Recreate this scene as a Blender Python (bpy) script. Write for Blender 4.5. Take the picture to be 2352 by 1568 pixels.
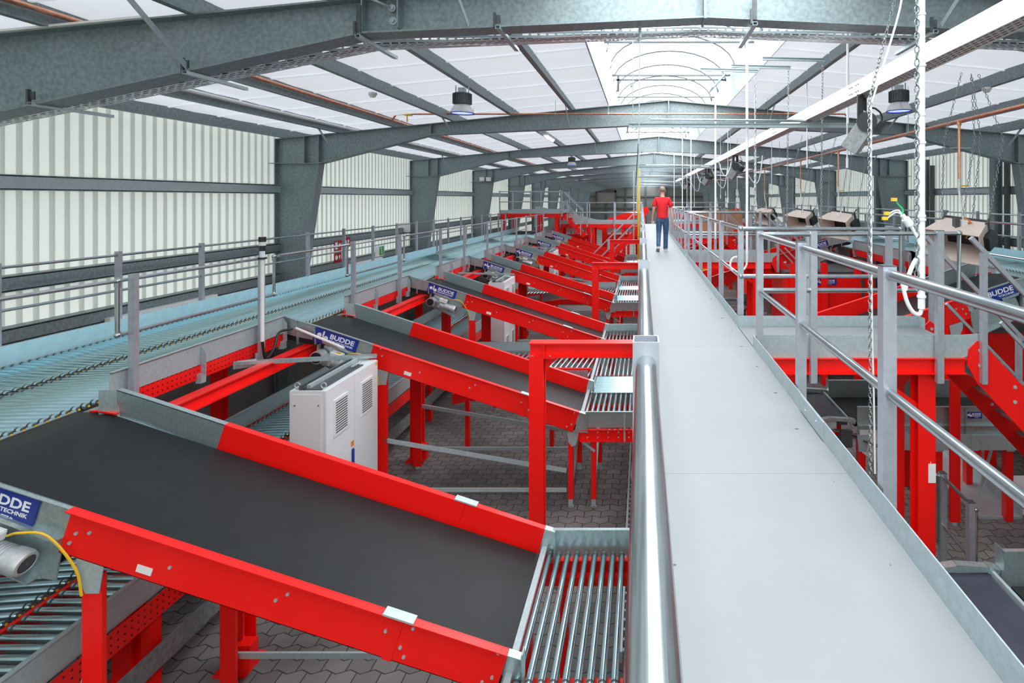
import bpy, bmesh, math, random
from mathutils import Vector as V, Matrix as M
random.seed(7)
S = bpy.context.scene
for o in list(bpy.data.objects): bpy.data.objects.remove(o)
COL = S.collection
PI = math.pi
H0 = 4.2            # eye height above the hall floor; coordinates below are relative to the eye, y = distance down the hall

# ------------------------------------------------------------------ camera, world, exposure
cam = bpy.data.cameras.new('camera'); co = bpy.data.objects.new('camera', cam); COL.objects.link(co)
co.location = (0, 0, H0); co.rotation_euler = (PI/2, 0, 0)
cam.sensor_width = 36; cam.lens = 1262/2352*36
cam.shift_x = (1176-1475)/2352; cam.shift_y = -(784-456)/2352
cam.clip_start = .02; cam.clip_end = 300
S.camera = co
S.view_settings.view_transform = 'Standard'; S.view_settings.look = 'None'
S.view_settings.gamma = 1; S.view_settings.use_curve_mapping = False
S.view_settings.exposure = 0.42
S.cycles.use_denoising = True
S.cycles.max_bounces = 8; S.cycles.diffuse_bounces = 5; S.cycles.glossy_bounces = 4; S.cycles.transparent_max_bounces = 8
S.cycles.sample_clamp_indirect = 6
w = bpy.data.worlds.new('sky'); S.world = w; w.use_nodes = True
bg = w.node_tree.nodes['Background']; bg.inputs[0].default_value = (.86, .94, 1, 1); bg.inputs[1].default_value = 4.0
SKYLIGHT = 4.6     # brightness of the sky seen through the opal roof glazing

# ------------------------------------------------------------------ materials
def mat(name, col, metal=0, rough=.5, var=0, scale=8, bump=0, spec=.5, coat=0, emit=None, stretch=None, rvar=0):
    m = bpy.data.materials.new(name); m.use_nodes = True
    nt = m.node_tree; b = nt.nodes['Principled BSDF']
    b.inputs['Base Color'].default_value = (*col, 1); b.inputs['Metallic'].default_value = metal
    b.inputs['Roughness'].default_value = rough; b.inputs['Specular IOR Level'].default_value = spec
    b.inputs['Coat Weight'].default_value = coat; b.inputs['Coat Roughness'].default_value = .1
    if emit:
        b.inputs['Emission Color'].default_value = (*emit[0], 1); b.inputs['Emission Strength'].default_value = emit[1]
    if var or bump or rvar:
        tc = nt.nodes.new('ShaderNodeTexCoord'); mp = nt.nodes.new('ShaderNodeMapping')
        nz = nt.nodes.new('ShaderNodeTexNoise'); nz.inputs['Scale'].default_value = scale; nz.inputs['Detail'].default_value = 5
        nt.links.new(tc.outputs['Object'], mp.inputs[0]); nt.links.new(mp.outputs[0], nz.inputs['Vector'])
        if stretch: mp.inputs['Scale'].default_value = stretch
        if var:
            rp = nt.nodes.new('ShaderNodeValToRGB'); e = rp.color_ramp.elements
            e[0].position = .3; e[1].position = .7
            e[0].color = (*[max(0, c*(1-var)) for c in col], 1); e[1].color = (*[min(1, c*(1+var)) for c in col], 1)
            nt.links.new(nz.outputs[0], rp.inputs[0]); nt.links.new(rp.outputs[0], b.inputs['Base Color'])
        if rvar:
            mr = nt.nodes.new('ShaderNodeMapRange'); mr.inputs[3].default_value = rough-rvar; mr.inputs[4].default_value = rough+rvar
            nt.links.new(nz.outputs[0], mr.inputs[0]); nt.links.new(mr.outputs[0], b.inputs['Roughness'])
        if bump:
            bp = nt.nodes.new('ShaderNodeBump'); bp.inputs['Strength'].default_value = bump; bp.inputs['Distance'].default_value = .01
            nt.links.new(nz.outputs[0], bp.inputs['Height']); nt.links.new(bp.outputs[0], b.inputs['Normal'])
    return m

def nodes_of(m): return m.node_tree, m.node_tree.nodes['Principled BSDF']

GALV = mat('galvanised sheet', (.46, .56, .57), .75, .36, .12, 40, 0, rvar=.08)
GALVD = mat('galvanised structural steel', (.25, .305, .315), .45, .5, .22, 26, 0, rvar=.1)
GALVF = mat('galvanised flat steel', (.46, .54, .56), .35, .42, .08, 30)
TUBE = mat('galvanised tube', (.42, .47, .49), .92, .2, .10, 14, rvar=.08, stretch=(1, .35, 1))
POST = mat('galvanised post', (.47, .50, .56), .55, .38, .08, 18)
ROLL = mat('zinc roller steel', (.43, .62, .66), .92, .2, .06, 6)
RED = mat('red enamel', (.97, .009, .006), 0, .33, .04, 3, spec=.35)
REDP = mat('red perforated rail', (.97, .009, .006), 0, .36)
BELT = mat('dark rubber belt', (.018, .021, .023), 0, .5, .12, 5, rvar=.05, spec=.25)
BELTB = mat('blue black belt', (.040, .046, .066), 0, .42, .15, 8)
RIBSHADE = mat('shaded cladding rib', (.56, .59, .54), 0, .55)  # rib faces coloured darker and less translucent, to paint in the channel shading
CONC = mat('grey base wall', (.20, .20, .19), 0, .7, .15, 2)
SPOTM = mat('spotlight housing', (.30, .31, .32), .7, .35, .2, 40)
DECK = mat('walkway plate', (.248, .262, .276), 0, .55, .05, 2.2, rvar=.08)
ROOF = mat('white roof sheet', (.80, .81, .84), 0, .55, .03, 1.2)
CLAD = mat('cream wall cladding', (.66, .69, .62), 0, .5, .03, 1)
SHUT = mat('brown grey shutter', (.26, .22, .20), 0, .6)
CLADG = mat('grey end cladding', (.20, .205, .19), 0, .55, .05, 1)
COPPER = mat('copper pipe', (.78, .36, .22), .9, .3, .15, 20)
WHITE = mat('white plastic', (.85, .85, .84), 0, .4)
TRUNK = mat('cream white trunking', (.83, .82, .80), .1, .4, .03, 4)
BLACK = mat('black plastic', (.015, .016, .018), 0, .4)
DARK = mat('dark grey metal', (.09, .10, .105), .4, .45, .2, 20)
CAB = mat('light grey enamel', (.76, .78, .80), 0, .4, .02, 4)
CABS = mat('grey enamel groove', (.10, .10, .11), 0, .5)
BLUE = mat('blue sign enamel', (.012, .035, .28), 0, .35)
LETTER = mat('white sign lettering', (.88, .89, .91), 0, .4)
MOTOR = mat('cast aluminium', (.62, .64, .65), .55, .42, .1, 30)
YELLOW = mat('yellow plastic', (.80, .50, .02), 0, .4)
ORANGE = mat('orange plastic', (.85, .25, .03), 0, .4)
GREEN = mat('green plastic', (.03, .45, .12), 0, .4)
SIGNRED = mat('dark red sign', (.38, .01, .015), 0, .4)
BOARD = mat('pale coated board', (.74, .62, .55), 0, .5, .05, 4)
WOOD = mat('brown board', (.50, .30, .17), 0, .6, .15, 3, stretch=(1, 1, 12))
GLASSY = mat('clear lens', (.75, .8, .85), 0, .15)
SKIN = mat('skin', (.62, .34, .25), 0, .5, .05, 12)
HAIR = mat('short grey hair', (.26, .20, .165), 0, .7, .2, 60)
SHIRT = mat('red polo cloth', (.72, .012, .020), 0, .8, .10, 14, .3)
JEANS = mat('blue denim', (.045, .10, .20), 0, .85, .35, 16, .3)
SHOE = mat('shoe canvas', (.34, .34, .33), 0, .7, .2, 30)
SOLE = mat('pale sole', (.72, .70, .66), 0, .6)
LAMP = mat('lit lamp', (1, 1, 1), 0, .5, emit=((.86, .92, 1), 22))
GLOW = mat('opal roof glazing under the sky', (1, 1, 1), 0, .5, emit=((.93, .97, 1), SKYLIGHT))
VENT = mat('blue tinted vent', (.25, .42, .68), 0, .3)

def slotted(name, base, sx, sy, thr=.5, metal=.6):   # punched sheet: real see-through slots
    m = mat(name, base, metal, .4); nt, b = nodes_of(m)
    tc = nt.nodes.new('ShaderNodeTexCoord'); mp = nt.nodes.new('ShaderNodeMapping'); mp.inputs['Scale'].default_value = (sx, sx, sy)
    br = nt.nodes.new('ShaderNodeTexBrick')
    br.inputs['Scale'].default_value = 1; br.inputs['Mortar Size'].default_value = .07; br.inputs['Mortar Smooth'].default_value = 0
    br.inputs['Brick Width'].default_value = .5; br.inputs['Row Height'].default_value = .25
    br.inputs['Color1'].default_value = (0, 0, 0, 1); br.inputs['Color2'].default_value = (0, 0, 0, 1); br.inputs['Mortar'].default_value = (1, 1, 1, 1)
    nt.links.new(tc.outputs['UV'], mp.inputs[0]); nt.links.new(mp.outputs[0], br.inputs[0]); nt.links.new(br.outputs[0], b.inputs['Alpha'])
    return m
TRAY = slotted('punched tray steel', (.78, .83, .85), 6, 6)
TRAYW = slotted('punched white trunking', (.72, .70, .69), 8, 8, metal=.2)

# interlocking grey pavers
ZINC = mat('blue passivated zinc sheet', (.55, .85, .95), .3, .35, .06, 12)
PAVE = mat('grey interlocking pavers', (.16, .155, .15), 0, .75)
nt, b = nodes_of(PAVE)
tc = nt.nodes.new('ShaderNodeTexCoord')
wv = nt.nodes.new('ShaderNodeTexNoise'); wv.inputs['Scale'].default_value = .55; wv.inputs['Detail'].default_value = 7
br = nt.nodes.new('ShaderNodeTexBrick'); br.inputs['Scale'].default_value = 1; br.offset = .5
br.inputs['Brick Width'].default_value = .22; br.inputs['Row Height'].default_value = .14; br.inputs['Mortar Size'].default_value = .006
br.inputs['Color1'].default_value = (.18, .172, .165, 1); br.inputs['Color2'].default_value = (.125, .12, .115, 1); br.inputs['Mortar'].default_value = (.03, .03, .03, 1)
zg = nt.nodes.new('ShaderNodeTexWave'); zg.inputs['Scale'].default_value = 1.45; zg.wave_profile = 'TRI'
add = nt.nodes.new('ShaderNodeVectorMath'); add.operation = 'ADD'
cb = nt.nodes.new('ShaderNodeCombineXYZ'); ml = nt.nodes.new('ShaderNodeMath'); ml.operation = 'MULTIPLY'; ml.inputs[1].default_value = .045
nt.links.new(tc.outputs['Object'], zg.inputs[0]); nt.links.new(zg.outputs['Fac'], ml.inputs[0]); nt.links.new(ml.outputs[0], cb.inputs[1])
nt.links.new(tc.outputs['Object'], add.inputs[0]); nt.links.new(cb.outputs[0], add.inputs[1]); nt.links.new(add.outputs[0], br.inputs[0])
mx = nt.nodes.new('ShaderNodeMix'); mx.data_type = 'RGBA'; mx.blend_type = 'MULTIPLY'; mx.inputs[0].default_value = 1
rp = nt.nodes.new('ShaderNodeValToRGB'); rp.color_ramp.elements[0].position = .35; rp.color_ramp.elements[0].color = (.7, .7, .7, 1)
rp.color_ramp.elements[1].position = .72; rp.color_ramp.elements[1].color = (1.8, 1.75, 1.7, 1)
nt.links.new(tc.outputs['Object'], wv.inputs['Vector']); nt.links.new(wv.outputs[0], rp.inputs[0])
nt.links.new(br.outputs[0], mx.inputs[6]); nt.links.new(rp.outputs[0], mx.inputs[7]); nt.links.new(mx.outputs[2], b.inputs['Base Color'])

# perforated red rail: punched dark holes along the steel rail (two rows)
nt, b = nodes_of(REDP)
tc = nt.nodes.new('ShaderNodeTexCoord'); mp = nt.nodes.new('ShaderNodeMapping'); mp.inputs['Scale'].default_value = (18, 18, 18)
vo = nt.nodes.new('ShaderNodeTexVoronoi'); vo.inputs['Randomness'].default_value = 0; vo.inputs['Scale'].default_value = 1
gt = nt.nodes.new('ShaderNodeMath'); gt.operation = 'GREATER_THAN'; gt.inputs[1].default_value = .15
mx = nt.nodes.new('ShaderNodeMix'); mx.data_type = 'RGBA'
mx.inputs[6].default_value = (.02, .005, .005, 1); mx.inputs[7].default_value = (.97, .009, .006, 1)
nt.links.new(tc.outputs['UV'], mp.inputs[0]); nt.links.new(mp.outputs[0], vo.inputs['Vector']); nt.links.new(vo.outputs['Distance'], gt.inputs[0])
nt.links.new(gt.outputs[0], mx.inputs[0]); nt.links.new(mx.outputs[2], b.inputs['Base Color'])

# brown dust line above the wall rails on the cladding
nt, b = nodes_of(CLAD)
tc = nt.nodes.new('ShaderNodeTexCoord'); sp = nt.nodes.new('ShaderNodeSeparateXYZ'); nt.links.new(tc.outputs['Object'], sp.inputs[0])
rp = nt.nodes.new('ShaderNodeValToRGB'); rp.color_ramp.interpolation = 'LINEAR'
mr = nt.nodes.new('ShaderNodeMapRange'); mr.inputs[1].default_value = -.6; mr.inputs[2].default_value = 1.4
nz = nt.nodes.new('ShaderNodeTexNoise'); nz.inputs['Scale'].default_value = 1.4; nz.inputs['Detail'].default_value = 4
ad = nt.nodes.new('ShaderNodeMath'); ad.operation = 'MULTIPLY_ADD'; ad.inputs[1].default_value = .12
nt.links.new(tc.outputs['Object'], nz.inputs['Vector']); nt.links.new(nz.outputs[0], ad.inputs[0]); nt.links.new(sp.outputs[2], ad.inputs[2]); nt.links.new(ad.outputs[0], mr.inputs[0])
els = rp.color_ramp.elements; els[0].position = 0; els[0].color = (.66, .69, .62, 1); els[1].position = 1; els[1].color = (.66, .69, .62, 1)
for p, c in ((.44, (.66, .69, .62, 1)), (.445, (.52, .45, .34, 1)), (.475, (.58, .54, .44, 1)), (.51, (.66, .69, .62, 1))):
    e = els.new(p); e.color = c
nt.links.new(mr.outputs[0], rp.inputs[0]); nt.links.new(rp.outputs[0], b.inputs['Base Color'])

# added translucency: roof and wall sheets glow with sky light to brighten the hall
def translucent(m, col, fac):
    nt, b = nodes_of(m); out = nt.nodes['Material Output']; tr = nt.nodes.new('ShaderNodeBsdfTranslucent'); tr.inputs[0].default_value = (*col, 1)
    mi = nt.nodes.new('ShaderNodeMixShader'); mi.inputs[0].default_value = fac
    nt.links.new(b.outputs[0], mi.inputs[1]); nt.links.new(tr.outputs[0], mi.inputs[2]); nt.links.new(mi.outputs[0], out.inputs[0])
translucent(ROOF, (.95, .93, .95), .125)
translucent(CLAD, (.93, .92, .82), .115)
translucent(RIBSHADE, (.93, .92, .82), .05)

# ------------------------------------------------------------------ builders
BASE = {}
class MB:
    def __init__(s): s.v = []; s.f = []; s.m = []; s.cm = 0
    def add(s, vs, fs):
        n = len(s.v); s.v += [tuple(x) for x in vs]
        for f in fs: s.f.append([i+n for i in f]); s.m.append(s.cm)
        return s
    def hexa(s, p):   # 8 points: bottom loop then top loop
        return s.add(p, [(0,3,2,1),(4,5,6,7),(0,1,5,4),(1,2,6,5),(2,3,7,6),(3,0,4,7)])
    def box(s, x0, x1, y0, y1, z0, z1):
        return s.hexa([(x0,y0,z0),(x1,y0,z0),(x1,y1,z0),(x0,y1,z0),(x0,y0,z1),(x1,y0,z1),(x1,y1,z1),(x0,y1,z1)])
    def bar(s, p, q, w, h, up=(0,0,1), off=(0,0)):
        p, q, up = V(p), V(q), V(up); d = (q-p).normalized(); sd = d.cross(up)
        if sd.length < 1e-5: sd = d.cross(V((0,1,0)))
        sd.normalize(); u = sd.cross(d).normalized()
        c = sd*off[0]+u*off[1]; a, b2 = sd*w/2, u*h/2
        return s.hexa([p+c-a-b2, p+c+a-b2, q+c+a-b2, q+c-a-b2, p+c-a+b2, p+c+a+b2, q+c+a+b2, q+c-a+b2])
    def ibeam(s, p, q, h, bw, tf=.012, tw=.009, up=(0,0,1)):
        s.bar(p, q, bw, tf, up, (0, h/2-tf/2)); s.bar(p, q, bw, tf, up, (0, -h/2+tf/2)); return s.bar(p, q, tw, h-2*tf, up)
    def channel(s, p, q, h, bw, t=.006, up=(0,0,1), side=1):
        s.bar(p, q, t, h, up); s.bar(p, q, bw, t, up, (side*bw/2, h/2-t/2)); return s.bar(p, q, bw, t, up, (side*bw/2, -h/2+t/2))
    def rhs(s, p, q, w, h, t=.004, up=(0,0,1)):   # hollow rectangular tube, open ends
        s.bar(p, q, t, h, up, (-w/2+t/2, 0)); s.bar(p, q, t, h, up, (w/2-t/2, 0))
        s.bar(p, q, w-2*t, t, up, (0, h/2-t/2)); return s.bar(p, q, w-2*t, t, up, (0, -h/2+t/2))
    def cyl(s, p, q, r, n=16, r2=None, caps=True):
        p, q = V(p), V(q); d = (q-p).normalized(); a = d.orthogonal().normalized(); b2 = d.cross(a); r2 = r if r2 is None else r2
        vs = []
        for c, rr in ((p, r), (q, r2)):
            for i in range(n): t = 2*PI*i/n; vs.append(c+a*math.cos(t)*rr+b2*math.sin(t)*rr)
        fs = [(i, (i+1)%n, n+(i+1)%n, n+i) for i in range(n)]
        if caps: fs += [tuple(range(n))[::-1], tuple(range(n, 2*n))]
        return s.add(vs, fs)
    def lathe(s, p, axis, prof, n=20):   # prof: (distance along axis, radius)
        p, d = V(p), V(axis).normalized(); a = d.orthogonal().normalized(); b2 = d.cross(a); vs = []; fs = []
        for t, r in prof:
            for i in range(n): g = 2*PI*i/n; vs.append(p+d*t+(a*math.cos(g)+b2*math.sin(g))*max(r, 1e-4))
        for k in range(len(prof)-1):
            for i in range(n): fs.append((k*n+i, k*n+(i+1)%n, (k+1)*n+(i+1)%n, (k+1)*n+i))
        fs += [tuple(range(n))[::-1], tuple(range((len(prof)-1)*n, len(prof)*n))]
        return s.add(vs, fs)
    def tube(s, pts, r, n=10, caps=True):
        pts = [V(p) for p in pts]; vs = []; fs = []; a = None
        for k, p in enumerate(pts):
            d = ((pts[k+1]-p).normalized() if k < len(pts)-1 else V((0,0,0))) + ((p-pts[k-1]).normalized() if k else V((0,0,0)))
            d.normalize()
            a = d.orthogonal().normalized() if a is None else (a-d*a.dot(d)).normalized()
            b2 = d.cross(a); sc = 1
            if 0 < k < len(pts)-1: sc = 1/max(.5, abs(d.dot((pts[k+1]-p).normalized())))
            for i in range(n): t = 2*PI*i/n; vs.append(p+(a*math.cos(t)+b2*math.sin(t))*r*(1 if sc < 1.02 else sc**.5))
        for k in range(len(pts)-1):
            for i in range(n): fs.append((k*n+i, k*n+(i+1)%n, (k+1)*n+(i+1)%n, (k+1)*n+i))
        if caps: fs += [tuple(range(n))[::-1], tuple(range((len(pts)-1)*n, len(pts)*n))]
        return s.add(vs, fs)
    def prism(s, poly, y0, y1, fn=None):   # polygon in (x,z) swept along y
        n = len(poly); vs = [(x, y0, z) for x, z in poly]+[(x, y1, z) for x, z in poly]
        if fn: vs = [fn(*p) for p in vs]
        return s.add(vs, [tuple(range(n)), tuple(range(2*n-1, n-1, -1))]+[(i, n+i, n+(i+1)%n, (i+1)%n) for i in range(n)])
    def plate(s, pts, t, nrm):   # planar polygon with thickness t along nrm
        n = len(pts); nn = V(nrm).normalized()*t; vs = [V(p) for p in pts]+[V(p)+nn for p in pts]
        return s.add(vs, [tuple(range(n))[::-1], tuple(range(n, 2*n))]+[(i, (i+1)%n, n+(i+1)%n, n+i) for i in range(n)])
    def sphere(s, c, r, nu=12, nv=8, sc=(1,1,1)):
        vs = [(c[0], c[1], c[2]-r*sc[2])]; fs = []
        for j in range(1, nv):
            ph = -PI/2+PI*j/nv
            for i in range(nu): t = 2*PI*i/nu; vs.append((c[0]+r*sc[0]*math.cos(ph)*math.cos(t), c[1]+r*sc[1]*math.cos(ph)*math.sin(t), c[2]+r*sc[2]*math.sin(ph)))
        vs.append((c[0], c[1], c[2]+r*sc[2])); L = len(vs)-1
        for i in range(nu): fs.append((0, 1+(i+1)%nu, 1+i)); fs.append((L, L-nu+i, L-nu+(i+1)%nu))
        for j in range(nv-2):
            for i in range(nu): fs.append((1+j*nu+i, 1+j*nu+(i+1)%nu, 1+(j+1)*nu+(i+1)%nu, 1+(j+1)*nu+i))
        return s.add(vs, fs)
    def mesh(s, name, mats, base=(0,0,0), smooth=True, uv=None):
        me = bpy.data.meshes.new(name)
        bx = V(base); me.from_pydata([tuple(V(p)-bx) for p in s.v], [], s.f)
        ms = mats if isinstance(mats, (list, tuple)) else [mats]
        for m in ms: me.materials.append(m)
        me.polygons.foreach_set('material_index', s.m)
        bm = bmesh.new(); bm.from_mesh(me); bmesh.ops.recalc_face_normals(bm, faces=bm.faces); bm.to_mesh(me); bm.free()
        if smooth:
            me.polygons.foreach_set('use_smooth', [True]*len(me.polygons)); me.set_sharp_from_angle(angle=.6)
        if uv:
            ul = me.uv_layers.new(); i, j = uv
            for l in me.loops:
                c = me.vertices[l.vertex_index].co; ul.data[l.index].uv = (c[i], c[j])
        me.update(); return me
    def build(s, name, mats, parent=None, smooth=True, uv=None, loc=None):
        base = BASE[parent.name] if parent else (loc or (0,0,0))
        me = s.mesh(name, mats, base, smooth, uv)
        o = bpy.data.objects.new(name, me); COL.objects.link(o)
        if parent: o.parent = parent; BASE[o.name] = base
        else: o.location = (base[0], base[1], base[2]+H0); BASE[o.name] = base
        return o

def crv(pts, n=5):   # smooth curve through the points
    P = [V(p) for p in pts]; P = [P[0]*2-P[1]]+P+[P[-1]*2-P[-2]]; out = []
    for i in range(1, len(P)-2):
        a, b2, c, d = P[i-1:i+3]
        for k in range(n):
            t = k/n; out.append(.5*((2*b2)+(c-a)*t+(2*a-5*b2+4*c-d)*t*t+(3*b2-a-3*c+d)*t**3))
    return out+[P[-2]]
def tag(o, label, cat, group=None):
    o['label'] = label; o['category'] = cat
    if group: o['group'] = group
    return o
def thing(name, label, cat, loc=(0,0,0), group=None):
    o = bpy.data.objects.new(name, None); COL.objects.link(o); o.empty_display_size = .2
    o.location = (loc[0], loc[1], loc[2]+H0); BASE[o.name] = tuple(loc)
    return tag(o, label, cat, group)
def struct(o): o['kind'] = 'structure'; return o
def inst(me, name, parent, loc, rot=None):   # a part sharing mesh data; loc in eye-relative coordinates
    o = bpy.data.objects.new(name, me); COL.objects.link(o); o.parent = parent
    o.location = V(loc)-V(BASE[parent.name])
    if rot: o.rotation_euler = rot
    return o
def dup(root, off, label, group=None, skip=()):
    r = root.copy(); COL.objects.link(r); r.location = root.location+V(off); r['label'] = label
    BASE[r.name] = tuple(V(BASE[root.name])+V(off))
    if group: r['group'] = group
    def rec(a, b2):
        for ch in KIDS.get(a.name, []):
            c = ch.copy(); COL.objects.link(c); c.parent = b2; rec(ch, c)
    rec(root, r); return r
KIDS = {}
def index_kids():
    KIDS.clear()
    for o in bpy.data.objects:
        if o.parent: KIDS.setdefault(o.parent.name, []).append(o)
ORD = ['nearest', 'second', 'third', 'fourth', 'fifth', 'sixth', 'seventh', 'eighth', 'ninth', 'tenth', 'eleventh']

FONTC = {}
def text_mesh(body, size, bold=0, ext=.001):
    k = (body, size, bold)
    if k in FONTC: return FONTC[k]
    c = bpy.data.curves.new('t', 'FONT'); c.body = body; c.size = size; c.offset = bold; c.extrude = ext; c.resolution_u = 3
    o = bpy.data.objects.new('t', c); COL.objects.link(o)
    dg = bpy.context.evaluated_depsgraph_get(); me = bpy.data.meshes.new_from_object(o.evaluated_get(dg))
    bpy.data.objects.remove(o); bpy.data.curves.remove(c)
    FONTC[k] = ([tuple(v.co) for v in me.vertices], [tuple(p.vertices) for p in me.polygons]); bpy.data.meshes.remove(me)
    return FONTC[k]
def put_text(mb, body, size, org, ex, ez, bold=0, width=None, out=None):
    vs, fs = text_mesh(body, size, bold); ex, ez = V(ex).normalized(), V(ez).normalized(); n = V(out) if out else ez.cross(ex)*-1
    n = ex.cross(ez)
    x0 = min(v[0] for v in vs); x1 = max(v[0] for v in vs); k = width/(x1-x0) if width else 1
    mb.add([V(org)+ex*((v[0]-x0)*k)+ez*v[1]+n*v[2] for v in vs], fs)
def disc(mb, c, r, ex, ez, t, n=20):
    ex, ez = V(ex).normalized(), V(ez).normalized(); nn = ex.cross(ez)
    mb.cyl(V(c), V(c)+nn*t, r, n)
def lettering(mb, org, ex, ez, L, Hh):   # two discs and a bar, then three lines of words on a sign L x Hh
    ex, ez = V(ex).normalized(), V(ez).normalized(); o = V(org); P = lambda u, v: o+ex*(u*L)+ez*(v*Hh)
    r = .165*Hh; disc(mb, P(.115, .55), r, ex, ez, .002); disc(mb, P(.275, .45), r, ex, ez, .002)
    n = ex.cross(ez); pts = [P(.185, .42), P(.185, .86), P(.222, .86), P(.222, .42)]; mb.plate(pts, .002, n)
    disc(mb, P(.2035, .42), .0185*L, ex, ez, .002, 12); disc(mb, P(.2035, .86), .0185*L, ex, ez, .002, 12)
    put_text(mb, 'BUDDE', .46*Hh, P(.36, .53), ex, ez, .012*Hh, .56*L)
    put_text(mb, 'FÖRDERTECHNIK', .19*Hh, P(.36, .31), ex, ez, .004*Hh, .56*L)
    put_text(mb, 'www.BUDDE.de', .12*Hh, P(.52, .13), ex, ez, .003*Hh, .26*L)

# ================================================================== THE SETTING
YB, YE = -6.6, 80.0
XL, XR, XC = -7.95, 9.07, .56
mb = MB(); mb.box(XL-.1, XR+.1, YB, YE, -4.35, -4.2); struct(mb.build('floor', PAVE))
def zc(x): return 1.47+.098*((x if x < XC else 2*XC-x)+7.82)
def cladding(x, sgn, y0, y1, z0, z1, per=.195):
    mb = MB(); pr = []; y = y0
    while y < y1:
        pr += [(x, y), (x, y+per-.075), (x-sgn*.03, y+per-.055), (x-sgn*.03, y+per-.02)]; y += per
    pr.append((x, min(y, y1+.2))); n = len(pr)
    vs = [(a, b2, z0) for a, b2 in pr]+[(a, b2, z1) for a, b2 in pr]
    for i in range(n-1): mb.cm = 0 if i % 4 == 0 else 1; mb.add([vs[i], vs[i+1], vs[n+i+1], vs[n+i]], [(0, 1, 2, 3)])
    return mb
struct(cladding(XL, 1, YB, YE, -2.35, 1.5).build('wall_left', [CLAD, RIBSHADE], smooth=False))
struct(cladding(XR, -1, YB, YE, -1.95, 1.5).build('wall_right', [CLAD, RIBSHADE], smooth=False))
mb = MB(); mb.box(XL-.15, XL+.02, YB, YE, -4.2, -2.3); struct(mb.build('baseboard_left', CONC))
mb = MB(); mb.box(XR-.02, XR+.15, YB, YE, -4.2, -1.9); struct(mb.build('baseboard_right', CONC))
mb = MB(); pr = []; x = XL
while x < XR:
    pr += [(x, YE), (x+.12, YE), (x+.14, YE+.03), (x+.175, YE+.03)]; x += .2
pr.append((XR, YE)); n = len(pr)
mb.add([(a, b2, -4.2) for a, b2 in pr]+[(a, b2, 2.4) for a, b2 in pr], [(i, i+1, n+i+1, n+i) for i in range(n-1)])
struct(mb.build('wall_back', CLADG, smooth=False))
mb = MB(); mb.add([(XL, YB, -4.2), (XR, YB, -4.2), (XR, YB, 1.4), (XC, YB, 2.4), (XL, YB, 1.4)], [(0, 1, 2, 3, 4)]); struct(mb.build('wall_front', CLAD, smooth=False))
# roof sheets with standing seams
SKL, SKR = -.72, 1.84
mb = MB(); y = YB; step = 1.03
while y < YE:
    for xa, xb in ((XL, SKL), (XR, SKR)):
        for ya, yb, dz in ((y, y+.03, -.022), (y+.03, y+step/2, 0), (y+step/2, y+step, 0)):
            za = dz; sag = -.012 if dz == 0 else 0
            y1s = (ya, yb); zz = (dz, dz)
            if dz == 0: zz = (0, -.012) if ya < y+.1 else (-.012, 0)
            mb.add([(xa, ya, zc(xa)+zz[0]), (xb, ya, zc(xb)+zz[0]), (xb, yb, zc(xb)+zz[1]), (xa, yb, zc(xa)+zz[1])], [(0,1,2,3)])
        mb.add([(xa, y, zc(xa)), (xb, y, zc(xb)), (xb, y, zc(xb)-.022), (xa, y, zc(xa)-.022)], [(0,1,2,3)])
        mb.add([(xa, y+.03, zc(xa)), (xb, y+.03, zc(xb)), (xb, y+.03, zc(xb)-.022), (xa, y+.03, zc(xa)-.022)], [(0,1,2,3)])
    y += step
struct(mb.build('ceiling', ROOF, smooth=False))
# barrel rooflights, one per bay: curbs (trim), opal glazing, ribs, ties
FY = [5+6.8*k for k in range(11)]
for i, x0 in enumerate((SKL, SKR)):
    mb = MB(); x1 = x0+(.16 if i == 0 else -.14)
    mb.prism([(x0, zc(x0)-.14), (x1, zc(x0)+.32), (x1-.02 if i == 0 else x1+.02, zc(x0)+.33), (x0-(.03 if i == 0 else -.03), zc(x0)-.12)], YB, YE)
    struct(mb.build('trim_%d' % (i+1), GALVF))
bays = [(YB, -1.9)]+[(a, a+6.8) for a in [-1.8]+FY]
ARC = lambda t: (XC-1.16*math.cos(t), 2.42+.62*math.sin(t))
for i, (ya, yb) in enumerate(bays):
    yb = min(yb, YE)
    mb = MB(); n = 14; ps = [ARC(PI*k/n) for k in range(n+1)]
    mb.add([(x, ya+.05, z) for x, z in ps]+[(x, yb-.05, z) for x, z in ps], [(k, k+1, n+2+k, n+1+k) for k in range(n)])
    wn = struct(mb.build('window_%d' % (i+1), GLOW, loc=(XC, (ya+yb)/2, 2.3)))
    if ya > 4 and ya < 40:
        mb = MB(); yy = ya+.6
        while yy < yb-.3:
            mb.tube([(XC+(ARC(PI*k/n)[0]-XC)*.99, yy, ARC(PI*k/n)[1]-.02) for k in range(n+1)], .018, 5); yy += 1.13
        mb.build('glazing_rib', DARK, wn)
        mb = MB(); yy = ya+1.1
        while yy < yb-.3:
            mb.bar((SKL+.14, yy, 2.38), (SKR-.14, yy, 2.38), .03, .03); yy += 2.26
        mb.build('tie_bar', DARK, wn)
        mb = MB(); yv = yb-1.3
        mb.plate([(SKR-.2, yv, 2.42), (SKR-.2, yv+.55, 2.42), (SKR-.48, yv+.55, 2.12), (SKR-.48, yv, 2.12)], .03, (-1, 0, 1)); mb.build('vent_flap', VENT, wn)
        mb = MB(); mb.bar((SKL+.2, yv+.3, 2.33), (SKR-.2, yv+.3, 2.33), .03, .03); mb.bar((SKL+.25, yv+.3, 2.1), (SKL+.25, yv+.3, 2.4), .05, .03); mb.bar((SKL+.5, yv+.3, 2.2), (SKL+.62, yv+.5, 2.4), .03, .03)
        mb.build('vent_opener', DARK, wn)

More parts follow.
